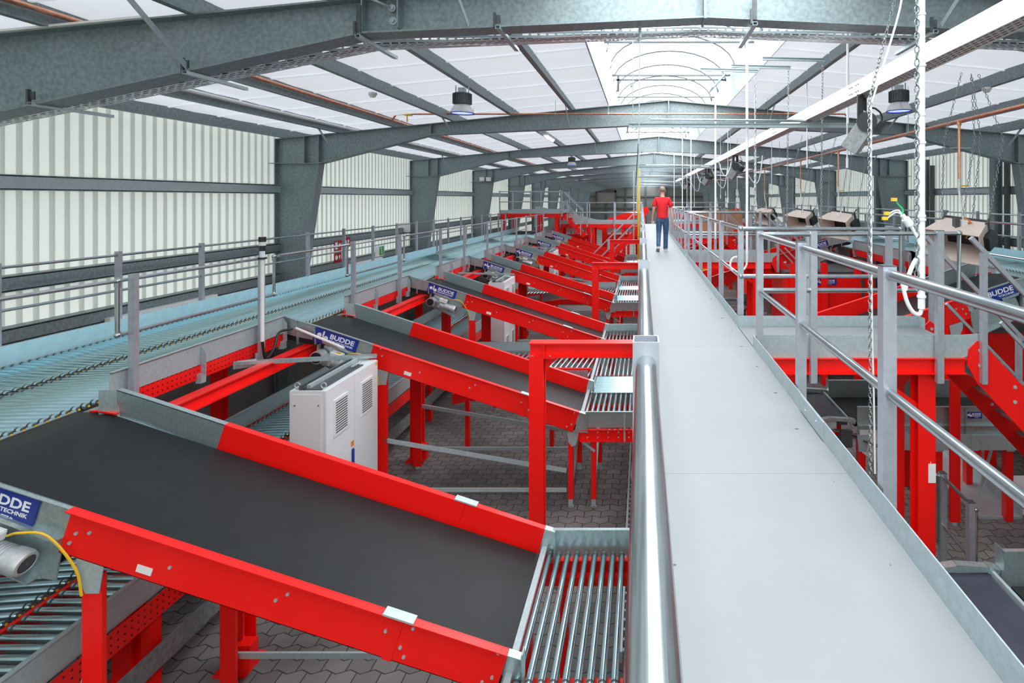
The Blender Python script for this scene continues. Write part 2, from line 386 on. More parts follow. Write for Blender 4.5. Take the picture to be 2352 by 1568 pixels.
# ------------------------------------------------------------------ portal frames
def half(mirror, y, kink, eave_in, ridge_b, base_in=-7.6):
    X = (lambda x: 2*XC-x) if mirror else (lambda x: x)
    col = MB(); rft = MB(); t = .007; b2 = .11
    zt = lambda x: 1.27+.098*(x+7.82)
    ex, ez = eave_in; kx, kz = kink
    f = lambda x, yy, z: (X(x), yy, z)
    col.prism([(-7.82, -4.2), (base_in, -4.2), (ex, ez), (-7.82, ez)], y-t, y+t, f)
    def fl(mbx, p, q, w=b2):
        mbx.bar((X(p[0]), y, p[1]), (X(q[0]), y, q[1]), .016, 2*w, up=(0, 1, 0))
    fl(col, (-7.82, -4.2), (-7.82, ez)); fl(col, (base_in, -4.2), (ex, ez)); 
    col.bar((X(-8.0), y, -4.19), (X(base_in+.1), y, -4.19), .3, .03)
    rft.prism([(-7.82, ez), (ex, ez), (kx, kz), (XC, ridge_b), (XC, zt(XC)), (-7.82, zt(-7.82))], y-t, y+t, f)
    fl(rft, (-7.82, ez), (-7.82, zt(-7.82))); fl(rft, (-7.82, zt(-7.82)), (XC, zt(XC)))
    fl(rft, (ex, ez), (kx, kz)); fl(rft, (kx, kz), (XC, ridge_b)); fl(rft, (-7.95, ez), (ex, ez))
    st = []
    for sx, zb in ((ex, ez), (kx, kz), (-7.2, ez))+(((-2.18, ridge_b-.1),) if y < 6 else ()):
        m = MB(); m.box(X(sx)-.006, X(sx)+.006, y-b2, y+b2, zb, zt(sx)); st.append(m)
    if not mirror: m = MB(); m.box(XC-.012, XC+.012, y-.13, y+.13, ridge_b-.02, zt(XC)+.01); st.append(m)   # apex plate
    return col, rft, st
def frame(k, y, label):
    r = thing('portal_frame', label, 'steel frame', (XC, y, -4.2), 'grey steel portal frames')
    for mir in (False, True):
        if k == 0: c, rf, st = half(mir, y, (-2.5, 1.48), (-7.0, .5), 1.62)
        else: c, rf, st = half(mir, y, (-4.5, 1.364), (-6.89, .754), 1.6)
        c.build('column', GALVD, r); rf.build('rafter', GALVD, r); [m.build('stiffener', GALVD, r) for m in st]
    # fly braces from the lower flange up to the purlins
    for px in (-6.5, -4.05, -1.55, 2.67, 5.17, 7.62):
        q = px if px < XC else 2*XC-px
        if k == 0: zb = 1.48+.14*(q+2.5)/3.06 if q > -2.5 else .5+.98*(q+7)/4.5
        else: zb = 1.364+.236*(q+4.5)/5.06 if q > -4.5 else .754+.61*(q+6.89)/2.39
        m2 = MB(); m2.bar((px, y-.1, zb+.02), (px, y-.85, zc(px)-.12), .05, .008, up=(1, 0, 0)); m2.build('fly_brace', GALVF, r)
    return r
f1 = frame(0, FY[0], 'big grey steel portal frame nearest the camera, with cable tray beneath its rafter')
f2 = frame(1, FY[1], 'second grey steel portal frame down the hall, its tapered left column bare')
index_kids()
for k in range(2, 11):
    dup(f2, (0, 6.8*(k-1), 0), '%s grey steel portal frame down the hall counted from the camera' % ORD[k])

PX = [-7.65, -6.5, -5.3, -4.05, -2.8, -1.55]
for side in (0, 1):
    for i, px in enumerate(PX):
        x = px if side == 0 else 2*XC-px; sg = 1 if side == 0 else -1
        mb = MB(); z = zc(x)-.1
        mb.bar((x, YB, z), (x, YE, z), .012, .2); mb.bar((x+sg*.035, YB, z-.094), (x+sg*.035, YE, z-.094), .07, .012); mb.bar((x-sg*.035, YB, z+.09), (x-sg*.035, YE, z+.09), .07, .012)
        o = mb.build('roof_purlin', GALVD, loc=(x, 30, z))
        tag(o, '%s roof purlin counted from the %s wall' % (['first', 'second', 'third', 'fourth', 'fifth', 'sixth'][i], ('left', 'right')[side]), 'roof purlin', 'roof purlins under the white sheets')
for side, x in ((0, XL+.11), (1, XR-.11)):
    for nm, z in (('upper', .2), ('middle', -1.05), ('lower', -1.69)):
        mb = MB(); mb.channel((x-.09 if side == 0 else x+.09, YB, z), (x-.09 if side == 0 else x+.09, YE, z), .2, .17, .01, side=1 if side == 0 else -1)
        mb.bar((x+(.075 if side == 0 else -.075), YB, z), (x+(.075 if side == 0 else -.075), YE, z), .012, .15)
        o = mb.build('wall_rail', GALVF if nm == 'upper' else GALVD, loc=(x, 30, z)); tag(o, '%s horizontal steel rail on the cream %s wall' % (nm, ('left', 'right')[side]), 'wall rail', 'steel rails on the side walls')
# end wall framing and a shutter
mb = MB()
for x in (-5.2, -2.4, 0.5, 3.4, 6.2): mb.box(x-.1, x+.1, YE-.25, YE-.02, -4.2, 2)
for z in (.3, -1.4): mb.box(XL, XR, YE-.2, YE-.02, z-.1, z+.1)
o = mb.build('trim_3', DARK); struct(o)
mb = MB(); mb.box(-6.5, -4.0, YE-.32, YE-.26, -.5, .9)
for k in range(5): mb.box(-6.5, -4.0, YE-.335, YE-.32, -.48+k*.28, -.24+k*.28)
d = struct(mb.build('door_1', SHUT))
mb = MB(); mb.box(-6.75, -6.5, YE-.4, YE-.26, -.9, 1.2); mb.box(-4.0, -3.75, YE-.4, YE-.26, -.9, 1.2); mb.box(-6.75, -3.75, YE-.4, YE-.26, .9, 1.25); mb.build('door_frame', DARK, d)

# ================================================================== LEFT SIDE
P0 = 3.9            # pitch of the chutes along the hall
CH0, CHW = 3.48, 1.26
def roller_mesh(name, L, r, n=14, cap=True):
    mb = MB(); mb.lathe((-L/2, 0, 0), (1, 0, 0), [(0.004, .001), (.004, r*.8), (.012, r), (L-.012, r), (L-.004, r*.8), (L-.004, .001)], n)
    if cap:
        mb.cm = 1; mb.lathe((-L/2+.03, 0, 0), (1, 0, 0), [(0, r*1.03), (.008, r*1.05), (.016, r*1.03)], n)
        mb.lathe((L/2-.046, 0, 0), (1, 0, 0), [(0, r*1.03), (.008, r*1.05), (.016, r*1.03)], n)
        mb.lathe((-L/2-.004, 0, 0), (1, 0, 0), [(0, .001), (0, r*.7), (.009, r*.86)], n); mb.lathe((L/2-.005, 0, 0), (1, 0, 0), [(0, r*.86), (.009, r*.7), (.009, .001)], n)
        mb.cm = 2; mb.cyl((-L/2-.012, 0, 0), (-L/2, 0, 0), r*.35, 8); mb.cyl((L/2, 0, 0), (L/2+.012, 0, 0), r*.35, 8)
    return mb.mesh(name, [ROLL, DARK, YELLOW])
LANES_L = [(-6.88, -5.92, -.17), (-5.88, -4.87, .08)]
RM = {}
def lane_rollers(root, lanes, y0, y1, z, pitch, r, individual=True, name='roller'):
    n = int((y1-y0)/pitch)
    big = None if individual else MB()
    for a, b2, sk in lanes:
        L = math.hypot(b2-a, sk*(b2-a))-.02; key = (round(L, 3), r)
        if individual and key not in RM: RM[key] = roller_mesh('roller', L, r)
        for i in range(n):
            y = y0+(i+.5)*(y1-y0)/n
            if individual: inst(RM[key], name, root, ((a+b2)/2, y, z-r), (0, 0, math.atan(sk)))
            else: big.cyl((a+.01, y-sk*(b2-a)/2, z-r), (b2-.01, y+sk*(b2-a)/2, z-r), r, 8)
    if not individual:
        o = big.build('roller_bed', ROLL, root); o['kind'] = 'stuff'
def conveyor(name, label, cat, group, y0, lanes, z, xo, xi, sgn, individual, inner_guard=True, gap=(4.74, 7.38)):
    """sgn -1: left conveyor (outer edge towards the left wall)"""
    r = thing(name, label, cat, ((xo+xi)/2, y0+P0/2, -4.2), group)
    y1 = y0+P0
    lane_rollers(r, lanes, y0, y1, z, .083, .026, individual)
    mb = MB(); mb.box(min(xo, xo-sgn*.004), max(xo, xo-sgn*.004), y0, y1, z-.05, z+.2); mb.box(min(xo, xo+sgn*.03), max(xo, xo+sgn*.03), y0, y1, z+.196, z+.2)
    mb.build('outer_guard', ZINC, r)
    mb = MB(); mb.channel((xo, y0, z-.13), (xo, y1, z-.13), .17, .05, .006); mb.build('outer_beam', RED, r)
    for a, b2, sk in lanes[1:]:
        m = a-.02 if sgn < 0 else a-.02
        mb = MB(); mb.box(m-.015, m+.015, y0, y1, z-.2, z-.045); mb.build('middle_beam', RED, r)
    g0, g1 = gap
    mb = MB(); mb.box(xi-.003, xi+.003, g0, g1, z-.0, z+.235); mb.box(min(xi, xi-sgn*.035), max(xi, xi-sgn*.035), g0, g1, z+.231, z+.236); mb.build('inner_guard', GALVF, r)
    mb = MB(); mb.box(xi-.02, xi-.014, g0, g1, z-.16, z+.01) if sgn < 0 else mb.box(xi+.014, xi+.02, g0, g1, z-.16, z+.01)
    mb.build('perforated_beam', REDP, r, uv=(1, 2))
    for f in (.42, .98):
        yy = g0+(g1-g0)*f; mb = MB(); mb.plate([(xi-sgn*.005, yy, z+.2), (xi-sgn*.06, yy, z+.14), (xi-sgn*.06, yy, z-.1), (xi-sgn*.005, yy, z-.12)], .006, (0, 1, 0)); mb.box(xi-.03, xi+.03, yy-.03, yy+.04, z-.2, z-.1); mb.build('guard_bracket', GALVF, r)
    # carrying beams and posts
    xb = xi-sgn*-.0 + (.32 if sgn < 0 else -.32)
    mb = MB(); mb.ibeam((xb-.02, y0, z-.235), (xb-.02, y1, z-.235), .14, .14); mb.build('carrying_beam', RED, r)
    mb = MB(); mb.ibeam((xo-sgn*.2, y0, z-.3), (xo-sgn*.2, y1, z-.3), .16, .14); mb.build('carrying_beam', RED, r)
    for xx in (xb-.02, xo-sgn*.2):
        mb = MB(); zz = z-.3 if xx != xo-sgn*.2 else z-.38
        mb.ibeam((xx, y0+1.42, -4.19), (xx, y0+1.42, zz), .16, .16, up=(0, 1, 0)); mb.box(xx-.13, xx+.13, y0+1.3, y0+1.54, -4.2, -4.175); mb.build('leg', RED, r)
    return r
for i in range(7):
    y0 = 3.4+P0*i
    conveyor('roller_conveyor', '%s section of the raised roller conveyor by the left wall' % ORD[i], 'roller conveyor', 'raised left roller conveyor sections', y0, LANES_L, -1.8, -6.91, -4.8, -1, i < 3, gap=(y0+1.55, y0+3.98))

# ---- chutes
def gear_motor(parent, T, u0, v0, d, yb, sg):
    """gear motor hung on the near side plate; T maps (u,y,v)"""
    def W(a, b2, yy): # a along slope (downhill), b up-normal
        return V(T(u0-d[0]*a-d[1]*0+(-d[1])*b2*0, yy, v0-d[1]*a+0))+V((0, 0, b2))
    mb = MB(); mb.cyl(W(0, 0, yb), W(0, 0, yb-.13), .085, 22); mb.cyl(W(.12, .0, yb-.005), W(.12, 0, yb-.125), .06, 16); mb.bar(W(0, .0, yb-.065), W(.2, 0, yb-.065), .12, .11, up=(0, 0, 1))
    m = mb.build('gear_motor', MOTOR, parent)
    mb = MB(); mb.lathe(W(0, 0, yb-.128), (0, -1, 0), [(0, .07), (.012, .072), (.012, .045), (.004, .045), (.004, .001)], 22); mb.build('hub_ring', BLACK, m)
    mb = MB(); p = W(.19, 0, yb-.075); q = W(.42, 0, yb-.075); ax = (q-p).normalized()
    pr = [(0, .05), (.01, .062)]
    for k in range(9): t = .03+k*.02; pr += [(t, .062), (t, .072), (t+.008, .072), (t+.008, .062)]
    mb.lathe(p, ax, pr+[(.23, .06)], 18); mb.build('motor_body', MOTOR, m)
    mb = MB(); mb.lathe(q, ax, [(0, .075), (.07, .077), (.095, .07), (.1, .055), (.094, .05), (.094, .001)], 20); mb.build('fan_cover', MOTOR, m)
    mb = MB(); mb.lathe(q+ax*.096, ax, [(0, .05), (.003, .05), (.003, .012), (.008, .012), (.008, .001)], 16); mb.build('fan_grille', DARK, m)
    mb = MB(); mb.bar(W(.2, .105, yb-.09), W(.34, .105, yb-.09), .1, .05); mb.bar(W(.195, .134, yb-.09), W(.345, .134, yb-.09), .105, .012); mb.build('terminal_box', WHITE, m)
    mb = MB(); mb.bar(W(.26, .142, yb-.09), W(.32, .142, yb-.09), .05, .004); mb.build('warning_label', YELLOW, m)
    return m
def chute(T, sg, label, y0, group, motor=True, legs=True, braces=True, name='belt_chute'):
    """T maps (u out from the walkway, y, v up) to eye-relative space; sg=-1 left, +1 right; built at y0"""
    y1 = y0+CHW
    A = V((.84, -2.85)); B = V((3.6, -1.95)); d = (B-A).normalized(); n = V((-d[1], d[0]))
    r = thing(name, label, 'belt chute', T(2.4, y0+CHW/2, -4.2), group)
    fn = lambda x, y, z: T(x, y, z)
    P = lambda s_, h_: (A[0]+d[0]*s_+n[0]*h_, A[1]+d[1]*s_+n[1]*h_)   # along slope from the foot, height above guard top
    L = (B-A).length; tr = T(0, 0, 0)
    def D3(v2): return (sg*v2[0], 0, v2[1])
    # side guards (folded red channel, in two lengths), near then far
    for far in (0, 1):
        yy = y1 if far else y0; s_out = 1 if far else -1
        def seg(name, a, b2, m, h=.30, lab=None):
            mb = MB(); mb.prism([P(a, 0), P(b2, 0), P(b2, -h), P(a, -h)], yy-.004, yy+.004, fn)
            mb.prism([P(a, 0), P(b2, 0), P(b2, -.006), P(a, -.006)], min(yy, yy+s_out*.055), max(yy, yy+s_out*.055), fn)
            mb.prism([P(a, -.045), P(b2, -.045), P(b2, 0), P(a, 0)], min(yy+s_out*.05, yy+s_out*.055), max(yy+s_out*.05, yy+s_out*.055), fn) if far else None
            mb.prism([P(a, -h+.004), P(b2, -h+.004), P(b2, -h), P(a, -h)], yy-.004-.03*(far), yy+.034-.03*far, fn)
            o = mb.build(name, m, r)
            if lab: o['label'] = lab
            return o
        seg('side_guard', .72, L, RED); sgm = seg('lower_guard', 0.0, .714, RED)
        mb = MB(); mb.prism([P(.69, .004), P(.75, .004), P(.75, -.302), P(.69, -.302)], yy+s_out*.006, yy+s_out*.012, fn); mb.build('joint_flange', RED, r)
        mb = MB(); mb.prism([P(.62, .001), P(.82, .001), P(.82, .012), P(.62, .012)], min(yy-.01, yy+s_out*.06), max(yy+.01, yy+s_out*.06), fn); mb.build('joint_clip', GALVF, r)
        # galvanised foot plate
        mb = MB(); mb.prism([P(0, 0), (.76, -2.876), (.74, -3.14), P(-.02, -.30)], yy-.004, yy+.004, fn)
        mb.prism([P(0, .002), (.755, -2.874), (.755, -2.88), P(0, -.004)], min(yy, yy+s_out*.055), max(yy, yy+s_out*.055), fn)
        mb.box(*sorted((T(.745, 0, 0)[0], T(.755, 0, 0)[0])), yy-.05, yy+.02, tr[2]-3.1, tr[2]-2.85); mb.build('foot_plate', GALV, r)
        # bolts
        mb = MB()
        for s_, h_ in ((.62, -.06), (.66, -.20), (.78, -.13), (.62, -.25), (1.5, -.16), (1.44, -.1), (2.2, -.17), (2.75, -.12), (2.8, -.03), (2.83, -.15), (2.85, -.22), (.06, -.04), (.05, -.2), (.1, -.25)):
            c = T(P(s_, h_)[0], yy, P(s_, h_)[1]); k = -1 if not far else 1
            mb.cyl((c[0], c[1]+k*.003, c[2]), (c[0], c[1]+k*.014, c[2]), .011, 8)
        if not far: mb.build('bolts', GALVF, r)
    # belt: sloping run, rounded crest, short level run at the infeed
    bo = -.2
    bl = [P(-.03, bo)]
    s_ = .3
    while P(s_, bo)[0] < 4.42: bl.append(P(s_, bo)); s_ += .5
    bl += [(4.46, -1.876), (4.56, -1.846), (4.66, -1.833), (4.76, -1.829), (4.86, -1.829)]
    lo = [(4.88, -1.87), (4.80, -1.9), (4.5, -1.95)]+[P(3.2, bo-.1), P(0.02, bo-.1), P(-.06, bo-.05)]
    mb = MB(); mb.prism(bl+lo, y0+.03, y1-.03, fn); mb.build('belt', BELT, r)
    mb = MB(); mb.prism([(4.87, -1.86), (4.895, -1.86), (4.895, -1.822), (4.87, -1.822)], y0+.01, y1-.01, fn); mb.build('transfer_strip', GALVF, r)
    mb = MB(); mb.prism([(4.50, -1.90), (4.86, -1.86), (4.86, -1.852), (4.50, -1.89)], y1-.02, y1+.24, fn); mb.build('transfer_plate', GALV, r)
    # galvanised head guards
    top = [P(L, 0), (4.35, -1.705), (4.62, -1.63), (4.80, -1.572)]
    hn = [P(L, -.23), (4.28, -1.925), (4.60, -1.86), (4.80, -1.81)]
    mb = MB()
    mb.prism(top+hn[::-1], y0-.004, y0+.004, fn)
    for a, b2 in zip(top, top[1:]): mb.prism([a, b2, (b2[0], b2[1]-.006), (a[0], a[1]-.006)], y0-.03, y0+.004, fn)
    for u in (4.38, 4.62): mb.prism([(u, -1.70 if u < 4.5 else -1.63), (u+.012, -1.70 if u < 4.5 else -1.63), (u+.0, -1.95), (u-.012, -1.95)], y0-.035, y0, fn)
    mb.prism([P(L, -.2), (4.28, -1.90), (4.28, -1.93), P(L, -.23)], y0-.035, y0, fn)
    mb.build('head_guard', GALV, r)
    mb = MB(); mb.prism([P(L+.02, -.23), (4.26, -1.935), (4.34, -2.12), (4.27, -2.22), P(L+.1, -.52), P(L-.02, -.5)], y0+.02, y0+.03, fn)
    mb.prism([(4.27, -2.22), P(L+.1, -.52), P(L+.1, -.53), (4.27, -2.23)], y0-.04, y0+.3, fn); mb.prism([(4.33, -1.95), (4.345, -1.95), (4.37, -2.12), (4.28, -2.23), (4.27, -2.22), (4.34, -2.12)], y0-.03, y0+.03, fn); mb.build('drive_plate', GALV, r)
    mb = MB(); topf = [P(L, 0), (4.35, -1.705), (4.53, -1.65)]; hf = [P(L, -.25), (4.3, -1.95), (4.50, -1.885)]
    mb.prism(topf+hf[::-1], y1-.004, y1+.004, fn)
    for a, b2 in zip(topf, topf[1:]): mb.prism([a, b2, (b2[0], b2[1]-.006), (a[0], a[1]-.006)], y1-.004, y1+.05, fn)
    for a, b2 in zip(hf, hf[1:]): mb.prism([a, b2, (b2[0], b2[1]+.012), (a[0], a[1]+.012)], y1-.022, y1, fn)
    pa, pb = (4.53, y1), (4.63, y1-.06)
    for (ua, ya), (ub, yb2) in ((pa, pb),):
        q = [T(ua, ya, -1.65), T(ub, yb2, -1.63), T(ub, yb2, -1.84), T(ua, ya, -1.88)]; mb.plate(q, .006, (0, 1, 0))
    mb.build('head_guard', GALV, r)
    mb = MB(); mb.plate([T(4.72, y1-.05, -1.822), T(4.64, y1-.0, -1.822), T(4.50, y1-.012, -1.85), T(4.50, y1-.045, -1.85), T(4.62, y1-.06, -1.822)], .012, (0, 0, 1)); mb.build('seal_strip', RED, r)
    # maker's sign on the near head guard
    e = V(D3(d)).normalized()*(1 if sg > 0 else -1); nz = V(D3(n)).normalized()
    so = T(4.37, y0-.012, -1.722-.20) if sg < 0 else T(3.80, y0-.012, -1.93-.16)
    so = V(T(*(lambda p: (p[0], y0-.014, p[1]))(P(L+.80, -.212)))) if sg < 0 else V(T(*(lambda p: (p[0], y0-.014, p[1]))(P(L+.07, -.212))))
    mb = MB(); mb.plate([so, so+e*.6, so+e*.6+nz*.19, so+nz*.19], .006, (0, 1, 0)); sign = mb.build('sign', BLUE, r)
    mb = MB(); lettering(mb, so+V((0, -.0005, 0)), e, nz, .6, .19); mb.build('lettering', LETTER, sign)
    # sticker low on the near guard
    mb = MB(); mb.prism([P(2.30, -.262), P(2.40, -.262), P(2.40, -.215), P(2.30, -.215)], y0-.008, y0-.004, fn); st = mb.build('sticker', WHITE, r)
    if motor:
        gear_motor(r, T, 4.30, -2.10, d, y0-.005, sg)
        mb = MB(); p0 = V(T(3.92, y0-.09, -2.08)); pts = [p0, p0+V((-sg*.1, -.02, .03)), V(T(3.7, y0-.06, -2.1)), V(T(3.56, y0-.03, -2.32)), V(T(3.53, y0-.02, -2.5))]
        mb.tube(crv(pts), .008, 6); mb.build('motor_cable', YELLOW, r)
    else:
        mb = MB(); c = V(T(4.0, y0-.005, -2.02)); mb.lathe(c, (0, -1, 0), [(0, .075), (.03, .075), (.03, .05), (.04, .05), (.04, .001)], 18); mb.build('bearing_hub', BLUE, r)
    if legs:
        for yy in (y0+.06, y1-.06):
            f0, f1 = T(3.43, 0, 0)[0], T(3.56, 0, 0)[0]
            mb = MB(); mb.box(min(f0, f1), max(f0, f1), yy-.05, yy-.02, -4.16, tr[2]-2.38); mb.build('leg', RED, r)
            mb = MB(); mb.plate([T(3.40, yy-.055, -2.26), T(3.585, yy-.055, -2.20), T(3.585, yy-.055, -2.36), T(3.53, yy-.055, -2.50), T(3.44, yy-.055, -2.50)], .006, (0, -1, 0)); mb.build('gusset', GALVF, r)
            mb = MB(); mb.cyl(T(3.5, yy, 0)[:2]+(-4.2,), T(3.5, yy, 0)[:2]+(-4.15,), .05, 12); mb.build('foot', GALVF, r)
    if braces:
        for yy in (y0+.02, y1-.02):
            mb = MB(); mb.bar(T(3.48, yy, -3.25), T(1.02, yy, -3.66), .02, .055); mb.build('brace', GALVF, r)
            mb = MB(); mb.bar(T(3.48, yy, -3.92), T(1.02, yy, -3.92), .02, .05); mb.build('brace', GALVF, r)
        mb = MB(); mb.tube([T(3.45, y0+.05, -2.42), T(3.75, y0+.05, -3.9)], .014, 6); mb.build('tie_rod', GALVF, r)
    return r
TL = lambda u, y, v: (-u, y, v)
TR = lambda u, y, v: (.53+u, y, v+.7)
c0 = chute(TL, -1, 'nearest red belt chute, its wide black belt filling the lower left', CH0, 'red belt chutes on the left')
index_kids()
chl = ['second red belt chute on the left, with the big grey cabinet before it', 'third red belt chute on the left, starting above the second table', 'fourth red belt chute on the left, behind the second cabinet', 'fifth red belt chute on the left, just beyond the fourth', 'sixth red belt chute on the left, behind the third cabinet', 'farthest red belt chute on the left, below the far platform']
for i in range(1, 7): dup(c0, (0, P0*i, 0), chl[i-1])

# ---- red support columns under the conveyor edge, one behind each chute leg
for i in range(6):
    y = 4.95+P0*i
    r = thing('support_column', 'red steel column rising from the pavers under the %s left chute' % ORD[i], 'steel column', (-3.62, y, -4.2), 'red columns under the left chutes')
    mb = MB(); mb.ibeam((-3.62, y, -4.18), (-3.62, y, -2.42), .17, .17, .014, .01, up=(0, 1, 0)); mb.build('shaft', RED, r)
    mb = MB(); mb.box(-3.76, -3.48, y-.14, y+.14, -4.2, -4.178); mb.build('base_plate', RED, r)
    mb = MB(); mb.box(-3.55, -3.42, y-.16, y-.05, -4.12, -3.9); mb.build('foot_bracket', RED, r)

# ---- roller tables at the feet of the chutes (pairs)
def table(label):
    y0, y1, xa, xb, z = 7.42, 12.56, -.84, .42, -3.02
    r = thing('roller_table', label, 'roller table', ((xa+xb)/2, (y0+y1)/2, -4.2), 'roller tables below the chutes')
    rm1 = roller_mesh('roller', 1.12, .025); rm2 = roller_mesh('roller', 1.12, .025)
    key = None
    for a, b2 in ((y0+.03, y0+1.13), (y0+1.95, y0+3.05), (y1-1.36, y1-.03)):
        L = b2-a; me = roller_mesh('roller', L-.02, .025)
        for k in range(16): inst(me, 'roller', r, (xa+.05+k*.077, (a+b2)/2, z-.025), (0, 0, PI/2))
    me = roller_mesh('cross_roller', xb-xa-.06, .03)
    for a, b2 in ((y0+1.16, y0+1.92), (y0+3.08, y1-1.39)):
        nn = int((b2-a)/.075)
        for k in range(nn): inst(me, 'cross_roller', r, ((xa+xb)/2, a+(k+.5)*(b2-a)/nn, z-.02))
    for yy, sg in ((y0, -1), (y1, 1)):
        mb = MB(); mb.box(xa-.0, xb, yy-.004, yy+.004, -3.09, -2.87); mb.box(xa, xb, min(yy, yy+sg*.03), max(yy, yy+sg*.03), -2.874, -2.868)
        mb.box(-.24, -.232, min(yy, yy+sg*.025), max(yy, yy+sg*.025), -3.09, -2.87); mb.build('end_guard', GALV, r)
        mb = MB(); mb.channel((xa, yy, -3.185), (xb, yy, -3.185), .16, .05, .006, side=1); mb.build('end_beam', RED, r)
        mb = MB()
        for k in range(9):
            for zz in (-3.15, -3.22): mb.cyl((xa+.1+k*.14, yy+sg*.004, zz), (xa+.1+k*.14, yy+sg*.01, zz), .01, 8)
        mb.build('beam_bolts', GALVF, r)
        mb = MB(); mb.box(-.25, -.225, yy+sg*.03-.004, yy+sg*.03+.004, -3.28, -2.9); mb.build('guard_bracket', GALVF, r)
    for xx in (xa, xb):
        mb = MB(); mb.box(xx-.02, xx+.02, y0, y1, -3.2, -3.03); mb.build('side_beam', RED, r)
    mb = MB(); mb.box(xa-.025, xa+.02, y0, y1, -3.03, -3.0); mb.build('edge_strip', GALVF, r)
    for yy in (y0+.08, y0+1.12, (y0+y1)/2, y1-1.12, y1-.08):
        for xx in (-.97, -.66, .2):
            mb = MB(); mb.box(xx-.034, xx+.034, yy-.045, yy+.045, -4.1, -3.28 if xx > -.9 else -3.2); mb.build('leg', RED, r)
            mb = MB(); mb.cyl((xx, yy, -4.19), (xx, yy, -4.09), .012, 8); mb.cyl((xx, yy, -4.2), (xx, yy, -4.188), .04, 12); mb.box(xx-.03, xx+.03, yy-.05, yy-.045, -4.17, -4.08); mb.build('levelling_foot', GALVF, r)
        mb = MB(); mb.bar((-.97, yy, -3.24), (.3, yy, -3.24), .07, .07); mb.build('cross_bar', RED, r)
    for yy in (y0+.03, y1-.03):
        mb = MB(); mb.plate([(-1.03, yy, -3.08), (-.84, yy, -3.12), (-.9, yy, -3.34), (-.95, yy, -3.36), (-1.0, yy, -3.3)], .008, (0, -1, 0)); mb.build('gusset', GALVF, r)
        mb = MB(); mb.bar((-.82, yy-.01, -3.28), (-.64, yy-.01, -3.42), .012, .03); mb.build('strut', GALVF, r)
    for xx in (-.97, -.66):
        mb = MB(); mb.bar((xx, y0+.1, -3.95), (xx, y0+1.1, -3.3), .03, .05, up=(1, 0, 0)); mb.build('diagonal_brace', GALVF, r)
    return r
t0 = table('long roller table between the second and third left chutes, beside the walkway')
index_kids()
dup(t0, (0, -2*P0, 0), 'nearest roller table, chrome rollers at the foot of the wide chute')
dup(t0, (0, 2*P0, 0), 'roller table between the fourth and fifth left chutes')
dup(t0, (0, 4*P0, 0), 'farthest roller table, at the feet of the last two left chutes')

# ---- branch conveyors running out from the lower line to the tables
def branch(label):
    y0, y1, z = 9.1, 10.9, -3.02
    r = thing('branch_conveyor', label, 'roller conveyor', (-2.3, 10, -4.2), 'branch roller conveyors')
    me = roller_mesh('roller', 1.05, .025); me2 = roller_mesh('roller', .62, .025)
    for k in range(28):
        x = -.93-k*.1; inst(me, 'roller', r, (x, 10.32, z-.025), (0, 0, PI/2-.1))
        if k < 16: inst(me2, 'roller', r, (x, 9.42, z-.025), (0, 0, PI/2-.1))
    for yy, xa in ((y0-.02, -2.5), (y1, -3.3)):
        mb = MB(); mb.bar((xa, yy, -2.96), (-.9, yy, -2.96), .006, .24); mb.bar((xa-.5, yy-.4, -2.96), (xa, yy, -2.96), .006, .24); mb.build('side_guard', GALV, r)
        mb = MB(); mb.bar((xa, yy, -3.17), (-.9, yy, -3.17), .04, .16); mb.bar((xa-.5, yy-.4, -3.17), (xa, yy, -3.17), .04, .16); mb.build('side_beam', RED, r)
    mb = MB(); mb.bar((-2.6, 9.78, -3.03), (-.9, 9.72, -3.03), .04, .06); mb.build('divider', RED, r)
    for xx in (-2.9, -1.5):
        for yy in (9.14, 10.86):
            mb = MB(); mb.box(xx-.034, xx+.034, yy-.04, yy+.04, -4.12, -3.2); mb.build('leg', RED, r)
            mb = MB(); mb.cyl((xx, yy, -4.2), (xx, yy, -4.11), .025, 10); mb.build('foot', GALVF, r)
            mb = MB(); mb.plate([(xx-.07, yy-.045, -3.08), (xx+.07, yy-.045, -3.08), (xx+.03, yy-.045, -3.32), (xx-.03, yy-.045, -3.32)], .006, (0, -1, 0)); mb.build('gusset', GALVF, r)
    return r
b0 = branch('branch roller conveyor joining the long table behind the second left chute')
index_kids()
dup(b0, (0, 2*P0, 0), 'branch roller conveyor behind the fourth left chute')

# ---- lower conveyor line under the raised one
def lower(i, label):
    y0 = 1.9+P0*i; y1 = y0+P0; z = -3.2
    r = thing('lower_conveyor', label, 'roller conveyor', (-4.7, y0+P0/2, -4.2), 'lower roller conveyor sections')
    lane_rollers(r, [(-5.56, -4.82, .12), (-4.76, -4.01, 0)], y0, y1, z, .09, .027)
    for xx, sg in ((-5.6, 1), (-3.97, -1)):
        mb = MB(); mb.box(xx-.004, xx+.004, y0, y1, z-.02, z+.22); mb.box(xx-.02, xx+.02, y0, y1, z+.215, z+.222); mb.build('side_guard', GALVF, r)
        mb = MB(); mb.box(xx-sg*.03-.003, xx-sg*.03+.003, y0, y1, z-.2, z-.02); mb.build('perforated_beam', REDP, r, uv=(1, 2))
    mb = MB(); mb.box(-4.81, -4.77, y0, y1, z-.2, z-.03); mb.build('middle_beam', RED, r)
    for xx in (-5.55, -4.02):
        for yy in (y0+.7, y0+2.6):
            mb = MB(); mb.box(xx-.04, xx+.04, yy-.05, yy+.05, -4.2, z-.18); mb.build('leg', RED, r)
    mb = MB(); mb.box(-3.93, -3.925, y0, y1, z-.62, z-.42); mb.box(-4.02, -3.925, y0, y1, z-.62, z-.617); mb.build('cable_trough', GALVD, r)
for i in range(4): lower(i, '%s section of the low roller conveyor on legs, under the left chutes' % ORD[i])

